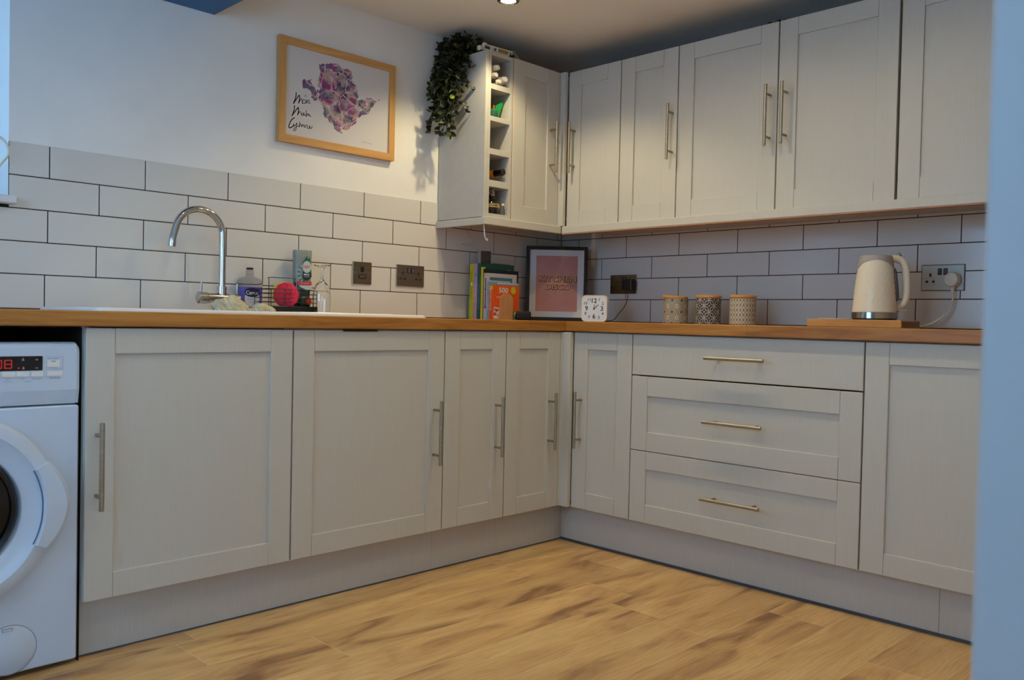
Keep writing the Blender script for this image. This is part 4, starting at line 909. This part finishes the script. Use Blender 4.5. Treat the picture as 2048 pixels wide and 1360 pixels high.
def water_mat():
    m = mat('watercolour', srgb(140, 90, 140), .5); p = m.node_tree.nodes['Principled BSDF']
    v = coords(m, (1, 1, 1)); c_ = None
    for k, (colr, sc_, lo_, hi_) in enumerate(((srgb(176, 156, 144), 20, .0, .1), (srgb(196, 148, 158), 26, .46, .58), (srgb(88, 100, 124), 24, .47, .60), (srgb(146, 46, 122), 28, .50, .60), (srgb(46, 42, 84), 34, .56, .66))):
        mp_ = N(m, 'ShaderNodeMapping'); mp_.inputs['Location'].default_value = (k*3.7, k*1.9, k*5.3); L(m, v, mp_.inputs['Vector'])
        n = N(m, 'ShaderNodeTexNoise'); n.inputs['Scale'].default_value = sc_; n.inputs['Detail'].default_value = 3; n.inputs['Distortion'].default_value = .6; L(m, mp_.outputs[0], n.inputs['Vector'])
        mr = N(m, 'ShaderNodeMapRange'); mr.inputs['From Min'].default_value = lo_; mr.inputs['From Max'].default_value = hi_; L(m, n.outputs['Fac'], mr.inputs['Value'])
        q_ = N(m, 'ShaderNodeMixRGB'); L(m, mr.outputs[0], q_.inputs[0]); q_.inputs[2].default_value = colr
        if c_ is None: q_.inputs[1].default_value = colr
        else: L(m, c_, q_.inputs[1])
        c_ = q_.outputs[0]
    ds = N(m, 'ShaderNodeTexNoise'); ds.inputs['Scale'].default_value = 40; L(m, v, ds.inputs['Vector'])
    mxv = N(m, 'ShaderNodeMixRGB'); mxv.inputs[0].default_value = .025; L(m, v, mxv.inputs[1]); L(m, ds.outputs['Color'], mxv.inputs[2])
    vo = N(m, 'ShaderNodeTexVoronoi', feature='DISTANCE_TO_EDGE'); vo.inputs['Scale'].default_value = 17; L(m, mxv.outputs[0], vo.inputs['Vector'])
    lt = N(m, 'ShaderNodeMath', operation='LESS_THAN'); lt.inputs[1].default_value = .020; L(m, vo.outputs['Distance'], lt.inputs[0])
    mx = N(m, 'ShaderNodeMixRGB'); mx.inputs[2].default_value = srgb(204, 196, 200); L(m, lt.outputs[0], mx.inputs[0]); L(m, c_, mx.inputs[1]); L(m, mx.outputs[0], p.inputs['Base Color']); return m
mb = MB(); mb.prism(jag(main, 1), -.0126, -.0121); mb.prism(jag(holy, 2), -.0126, -.0121); mb.prism(puff, -.0126, -.0121); mb.build('island_map', water_mat(), sheet)
strokes = {'M1': [(0.0765, 0.1964), (0.0753, 0.18), (0.0651, 0.1525)], 'M2': [(0.0666, 0.1542), (0.0845, 0.1819), (0.0905, 0.1884), (0.0922, 0.178), (0.088, 0.1583)], 'M3': [(0.0886, 0.1584), (0.0984, 0.1765), (0.1031, 0.1747), (0.1034, 0.1599)], 'o1': [(0.1099, 0.1761), (0.1048, 0.1683), (0.108, 0.1608), (0.1158, 0.1636), (0.1187, 0.1724), (0.1124, 0.1765)], 'hat': [(0.1138, 0.1876), (0.1177, 0.1938), (0.1209, 0.1891)], 'n1': [(0.1217, 0.1784), (0.1234, 0.1706), (0.122, 0.1635), (0.1296, 0.1772), (0.1343, 0.1767), (0.1329, 0.167), (0.1391, 0.1682)], 'N1': [(0.0698, 0.1454), (0.0686, 0.1277), (0.0599, 0.1046)], 'N2': [(0.0607, 0.1061), (0.0792, 0.1324), (0.0868, 0.1405), (0.0885, 0.1287), (0.0842, 0.1118)], 'N3': [(0.0851, 0.1133), (0.0932, 0.1256), (0.0985, 0.1252), (0.0996, 0.1146)], 'a1': [(0.1109, 0.1248), (0.1041, 0.1195), (0.1036, 0.114), (0.1089, 0.1149), (0.1128, 0.1238), (0.1129, 0.1165), (0.1182, 0.118)], 'm1': [(0.1225, 0.1364), (0.1214, 0.1118), (0.1274, 0.1251), (0.1315, 0.1232), (0.1307, 0.1176), (0.1368, 0.1241), (0.1379, 0.1175), (0.1448, 0.1174)], 'C1': [(0.0706, 0.0985), (0.0586, 0.0883), (0.0484, 0.0678), (0.0486, 0.0571), (0.0591, 0.0603), (0.0696, 0.0701)], 'y1': [(0.068, 0.0766), (0.0675, 0.0684), (0.0727, 0.068), (0.0817, 0.0803), (0.0803, 0.0707), (0.0776, 0.054), (0.07, 0.0487), (0.069, 0.0552), (0.0819, 0.0669), (0.0896, 0.0709)], 'm2': [(0.0939, 0.0865), (0.0921, 0.0673), (0.0981, 0.0792), (0.1018, 0.0771), (0.1035, 0.0693), (0.1086, 0.0797), (0.1119, 0.0707)], 'r1': [(0.1157, 0.0796), (0.1175, 0.069), (0.1235, 0.0796), (0.1273, 0.0802)], 'w1': [(0.1292, 0.0792), (0.1284, 0.0695), (0.1347, 0.0693), (0.1392, 0.0796), (0.14, 0.0702), (0.1472, 0.0728), (0.1503, 0.0801)]}
mb = MB()
for k, p in strokes.items():
    q = [(v.x, v.y) for v in smoothpath([(a, b, 0) for a, b in p], 5)]; mb.ribbon(q, .0042 if k in ('M1', 'M2', 'N1', 'N2', 'C1') else (.0015 if k == 'hat' else .0027), -.0123)
mb.build('lettering', mat('slate_ink', srgb(66, 74, 82), .6), sheet)
mb = MB(); mb.ribbon([(.3845, .0578), (.41, .0572), (.4373, .0547)], .0012, -.0122); mb.build('signature', M['greyink'], sheet)

# ------------------------------------------------------------------ bottles in the rack
RX = -.8425
def lying(label, x, z, r, ln, m, y=-.295, neck=None, group=None, tilt=0, cat='bottle', name='white_bottle', capm=None):
    t = thing(name, label, cat, (x, y, z), 0, group); t.rotation_euler = (0, 0, tilt)
    mb = MB(); mb.lathe([(.001, ln), (r*.9, ln), (r, ln-.004), (r, .030), (r*.85, .022), (r*.6, .016), (r*.6, .012)], 24, 0, 'y'); mb.build('bottle_body', m, t)
    mb = MB(); mb.lathe([(r*.78, .0118), (r*.82, .010), (r*.82, .006), (r*.68, .005), (r*.68, -.006), (r*.56, -.009), (.0005, -.0092)], 20, 0, 'y'); mb.build('cap', capm or m, t); return t
G_ = 'white bottles lying in the top hole of the rack'
M['wp'] = mat('white_bottle_plastic', srgb(214, 208, 198), .4)
lying('white bottle lying topmost in the top hole of the bottle rack', -.7745, 2.0020, .0165, .20, M['wp'], group=G_, tilt=.12)
lying('white bottle lying in the middle left of the top rack hole', -.7790, 1.9700, .0160, .20, M['wp'], group=G_, tilt=.0, y=-.290)
lying('white bottle lying on the right of the top rack hole', -.7290, 1.9600, .0180, .20, M['wp'], group=G_, tilt=-.12, y=-.297)
lying('white bottle lying lowest in the top rack hole beside a dark cap', -.7640, 1.9435, .0130, .20, M['wp'], group=G_, tilt=.05, y=-.296)
lying('short bottle with dark end at the lower left of the top rack hole', -.7920, 1.9400, .0115, .20, M['black'], tilt=.03, y=-.292, name='dark_bottle')
# green folded wedge and glass in the second hole
t = thing('green_packet', 'bright green pointed packet leaning in the second rack hole', 'packet', (-.7400, -.255, 1.7908), 0)
mb = MB(); mb.prism([(-.030, .0), (.004, .0), (.042, .085), (.032, .088), (-.014, .050)], -.010, .004); mb.build('packet_body', noisy('green_foil', srgb(10, 128, 62), srgb(20, 150, 80), (40, 40, 40), .3), t)
t = thing('glass_ornament', 'small clear glass with gold top beside the green packet', 'glass', (-.7770, -.2815, 1.7908), 0)
MB().lathe([(.018, 0), (.0205, .004), (.0205, .026), (.014, .034), (.009, .038)], 24).build('glass_body', mat('green_tinted_glass', srgb(70, 130, 100), .1, trans=.5), t)
MB().lathe([(.0095, .0382), (.0095, .050), (.006, .053)], 18).build('gold_top', mat('gold_foil', srgb(190, 150, 60), .25, metal=1), t)
# wine bottle lying in the fourth hole
t = thing('wine_bottle', 'wine bottle lying in the fourth rack hole, black foil neck outwards', 'bottle', (-.7170, -.292, 1.5640), .12); t.rotation_euler = (math.radians(-2.4), 0, .12)
mb = MB(); mb.lathe([(.0005, .0), (.0125, .0), (.0148, .003), (.0148, .016), (.0138, .018), (.0140, .040), (.0148, .050)], 28, 0, 'y'); mb.build('foil_neck', mat('black_foil', srgb(14, 13, 15), .3), t)
mb = MB(); mb.lathe([(.0152, .0502), (.0175, .085), (.0235, .112)], 28, 0, 'y'); mb.build('orange_band', mat('orange_label', srgb(226, 132, 22), .5), t)
mb = MB(); mb.lathe([(.0236, .1122), (.0310, .135), (.0340, .155), (.0340, .255), (.028, .2585), (.0005, .2585)], 32, 0, 'y', (0, 0, 0)); mb.build('bottle_body', M['glassd'], t)
# round liqueur bottle in the lowest hole
t = thing('liqueur_bottle', 'round dark liqueur bottle with a CHAMB gold band in the lowest hole', 'bottle', (-.7560, -.258, 1.3763), math.radians(-32)); t.scale = (1.10, 1.10, 1.0)
M['dglass'] = mat('dark_bottle_glass', srgb(22, 14, 16), .08, coat=.5)
mb = MB(); mb.lathe([(.022, 0), (.0285, .004), (.0315, .020), (.0320, .036), (.0285, .050), (.019, .062), (.0125, .070), (.0112, .082)], 36); mb.build('bottle_body', M['dglass'], t)
mb = MB(); mb.lathe([(.0125, .0822), (.0128, .084), (.0128, .110), (.0115, .112)], 24, 0); mb.build('neck_wrap', noisy('speckled_wrap', srgb(176, 170, 166), srgb(80, 74, 74), (160, 160, 160), .5, lo=.45, hi=.55), t)
mb = MB(); mb.lathe([(.0325, .030), (.0329, .0305), (.0329, .0450), (.0325, .0455)], 40)
m_ = MB(); T = MB(); T.text('CHAMB', 0, .0378, .0085, .044, 0, 1, off=.02)
# wrap the letters round the band
mb.v += []; b0_ = len(mb.v)
for (x, y, z) in T.v: a_ = -PI/2+x/.0329; mb.v.append((.0332*math.cos(a_), .0332*math.sin(a_), z))
for f in T.f: mb.f.append([b0_+i for i in f]); mb.m.append(1); mb.sm.append(False)
mb.build('gold_band', [mat('gold_band', srgb(196, 168, 104), .35, metal=.4), M['ink']], t)
t = thing('miniature_bottle', 'tiny clear miniature bottle right of the round liqueur bottle', 'bottle', (-.7090, -.282, 1.3763), 0)
MB().lathe([(.009, 0), (.0105, .003), (.0105, .026), (.005, .034), (.0045, .042)], 20).build('bottle_body', M['glass'], t)
MB().lathe([(.0062, .0422), (.0062, .051), (.0055, .052)], 16).build('cap', M['wp'], t)

# white gadget on top of the rack
t = thing('folding_stand', 'white slotted plastic bracket with dark fittings lying on the rack top', 'bracket', (-.838, -.262, UZ1-.0027), math.radians(-4))
mb = MB(); mb.M = Matrix.Rotation(math.radians(0), 4, 'Y')
mb.box(.010, .175, -.006, .006, .010, .016, .0015); mb.box(.022, .172, -.006, .006, .030, .036, .0015)
for x in (.010, .052, .062, .084, .150, .168): mb.box(x, x+.006, -.006, .006, .016, .031, .001)
mb.tube([(.012, 0, .013), (.006, 0, .022), (.012, 0, .036), (.026, 0, .036)], .006, 10); mb.tube([(-.016, -.004, .012), (-.002, -.002, .016), (.012, 0, .020)], [.010, .009, .007], 14)
mb.build('bracket_frame', M['wp'], t)
mb = MB(); mb.box(.012, .150, -.005, .007, .0005, .009, .001); mb.lathe([(.007, -.008), (.007, .008)], 16, 0, 'y', (.160, 0, .012)); mb.lathe([(.006, -.008), (.006, .008)], 16, 0, 'y', (.174, 0, .016)); mb.build('dark_fitting', M['dark'], t)
MB().box(.085, .148, -.003, .003, .017, .029, .001).build('yellow_strip', mat('dull_yellow', srgb(150, 120, 40), .5), t)
mb = MB(); mb.tube(smoothpath([(.172, 0, .034), (.190, -.004, .022), (.208, -.008, .0065)], 5), .0012, 6); mb.tube(smoothpath([(.170, 0, .036), (.182, -.004, .038), (.205, -.006, .018), (.214, -.01, .0065)], 5), .0010, 6); mb.build('thin_wire', M['wp'], t)
# wire hooks below the pelmet
mb = MB(); mb.tube(smoothpath([(-.832, -.295, 1.3235), (-.834, -.30, 1.300), (-.830, -.30, 1.275), (-.818, -.30, 1.258), (-.808, -.295, 1.262), (-.812, -.29, 1.268)], 6), .0024, 8)
tag(mb.build('hanging_cable', M['white']), 'short white cable end hanging below the bottle rack', 'cable')
M['thin'] = mat('thin_string', srgb(110, 90, 74), .8)
mb = MB(); mb.tube(smoothpath([(-.79, -.12, 1.347), (-.72, -.08, 1.30), (-.66, -.05, 1.275), (-.72, -.03, 1.262), (-.63, -.02, 1.26)], 8), .0006, 5)
tag(mb.build('loose_string', M['thin']), 'thin loose string dangling under the bottle rack near the books', 'string')

# ------------------------------------------------------------------ trailing plant
def plant():
    t = thing('trailing_plant', 'dark green trailing plant hanging over the end of the bottle rack', 'plant', (-.80, -.15, UZ1-.0027), 0)
    rnd = random.Random(11); st = MB(); lf = MB(); lf2 = MB()
    def leaf(p, d, s, mb):
        d = d.normalized(); side = d.cross(Vector((rnd.uniform(-1, 1), rnd.uniform(-1, 1), rnd.uniform(-.3, 1)))).normalized(); nrm = d.cross(side)
        w_ = s*.34; c_ = [(0, 0, 0), (.14, .55, .06), (.36, .95, .11), (.64, .80, .12), (.84, .38, .04), (1, 0, -.05), (.84, -.38, .04), (.64, -.80, .12), (.36, -.95, .11), (.14, -.55, .06)]
        pts = [p+d*(a*s)+side*(b*w_)+nrm*(cc*s) for a, b, cc in c_]; mid = p+d*(.5*s)-nrm*(.02*s)
        mb.add([tuple(q) for q in pts]+[tuple(mid)], [[i, (i+1) % 10, 10] for i in range(10)], 0, False)
    strands = []
    for i in range(30):
        x0 = rnd.uniform(-.05, .03); y0 = rnd.uniform(-.045, .120)
        ln = rnd.uniform(.12, .36); drift = rnd.uniform(-.085, -.015)
        ex = rnd.uniform(-.070, -.045)
        P = [(x0, y0, .02), ((x0+ex)/2-.01, y0*.95, .055+rnd.uniform(0, .03)), (ex-.012, y0, .01), (ex-.02+drift*.35, y0*1.0, -ln*.45), (ex-.02+drift, y0*1.05, -ln)]
        strands.append(P)
    for i in range(9):   # a few long ones
        y0 = rnd.uniform(-.06, .07); P = [(-.02, y0, .03), (-.05, y0, .06), (-.08, y0, .0), (-.11, y0, -.16), (-.145+rnd.uniform(-.02, .05), y0, -.30+rnd.uniform(-.03, .02))]; strands.append(P)
    for P in strands:
        S_ = smoothpath(P, 8); st.tube(S_, .0012, 5)
        for q in range(len(S_)):
            for r in range(2 if q % 2 else 1):
                d = Vector((rnd.uniform(-1, .8), rnd.uniform(-1, 1), rnd.uniform(-1, .55)))
                leaf(S_[q], d, rnd.uniform(.020, .036), lf2 if rnd.random() < .07 else lf)
    for k in range(150):   # bushy crown on the cabinet top
        p = Vector((rnd.uniform(-.09, .045), rnd.uniform(-.06, .125), rnd.uniform(.012, .085))); d = Vector((rnd.uniform(-1, 1), rnd.uniform(-1, 1), rnd.uniform(-.1, .7)))
        leaf(p, d, rnd.uniform(.02, .034), lf2 if rnd.random() < .08 else lf)
    for P in ([(-.055, -.02, -.02), (-.066, -.050, -.035), (-.064, -.072, -.065)], [(-.075, -.05, -.12), (-.060, -.075, -.15)], [(-.07, -.02, -.20), (-.062, -.05, -.25)]):
        S_ = smoothpath(P, 4); st.tube(S_, .001, 5)
        for q in S_: leaf(q, Vector((rnd.uniform(-1, 1), rnd.uniform(-1, -.2), rnd.uniform(-1, .6))), .030, lf)
    clampw = lambda mb: [(min(v[0], 9), min(v[1], .148), min(v[2], RZ-UZ1-.002)) if v[0] > -9 else v for v in mb.v]
    for mb in (st, lf, lf2): mb.v = clampw(mb)
    # nothing dips into the rack: its side panel starts at local x -0.0425
    def push(v):
        if v[2] < .0015 and v[0] > -.0455:
            return (v[0], v[1], .0015+abs(v[2])*.1) if v[2] > -.012 else (-.0455-abs(v[0]+.0425)*.15, v[1], v[2])
        return v
    for mb in (st, lf, lf2): mb.v = [push(v) if v[1] > -.149 else v for v in mb.v]
    st.build('stems', mat('plant_stem', srgb(44, 48, 28), .7), t)
    lf.build('leaves', noisy('dark_leaf', srgb(30, 37, 25), srgb(44, 54, 36), (40, 40, 40), .5), t)
    lf2.build('young_leaves', noisy('yellow_green_leaf', srgb(120, 140, 40), srgb(90, 112, 36), (40, 40, 40), .45), t)
plant()

# ------------------------------------------------------------------ downlights
for i, (x, y) in enumerate(LAMPS):
    t = thing('downlight', ['lit recessed ceiling downlight at the top edge above the corner', 'recessed downlight above the drawers, out of the picture', 'recessed downlight above the kettle, out of the picture', 'added recessed fill downlight in the middle of the room', 'added recessed fill downlight nearest the doorway'][i], 'ceiling light', (x, y, RZ), 0)
    mb = MB(); mb.lathe([(.043, -.0002), (.0435, -.004), (.040, -.0065), (.031, -.0045), (.0295, -.0005)], 36); mb.build('bezel', M['chrome'], t)
    mb = MB(); mb.lathe([(.001, -.003), (.0285, -.003), (.0285, -.0008)], 28); mb.build('lamp_lens', mat('lit_lens', (1, .8, .5, 1), .5, emit=(1, .78, .45, 1), es=14), t)
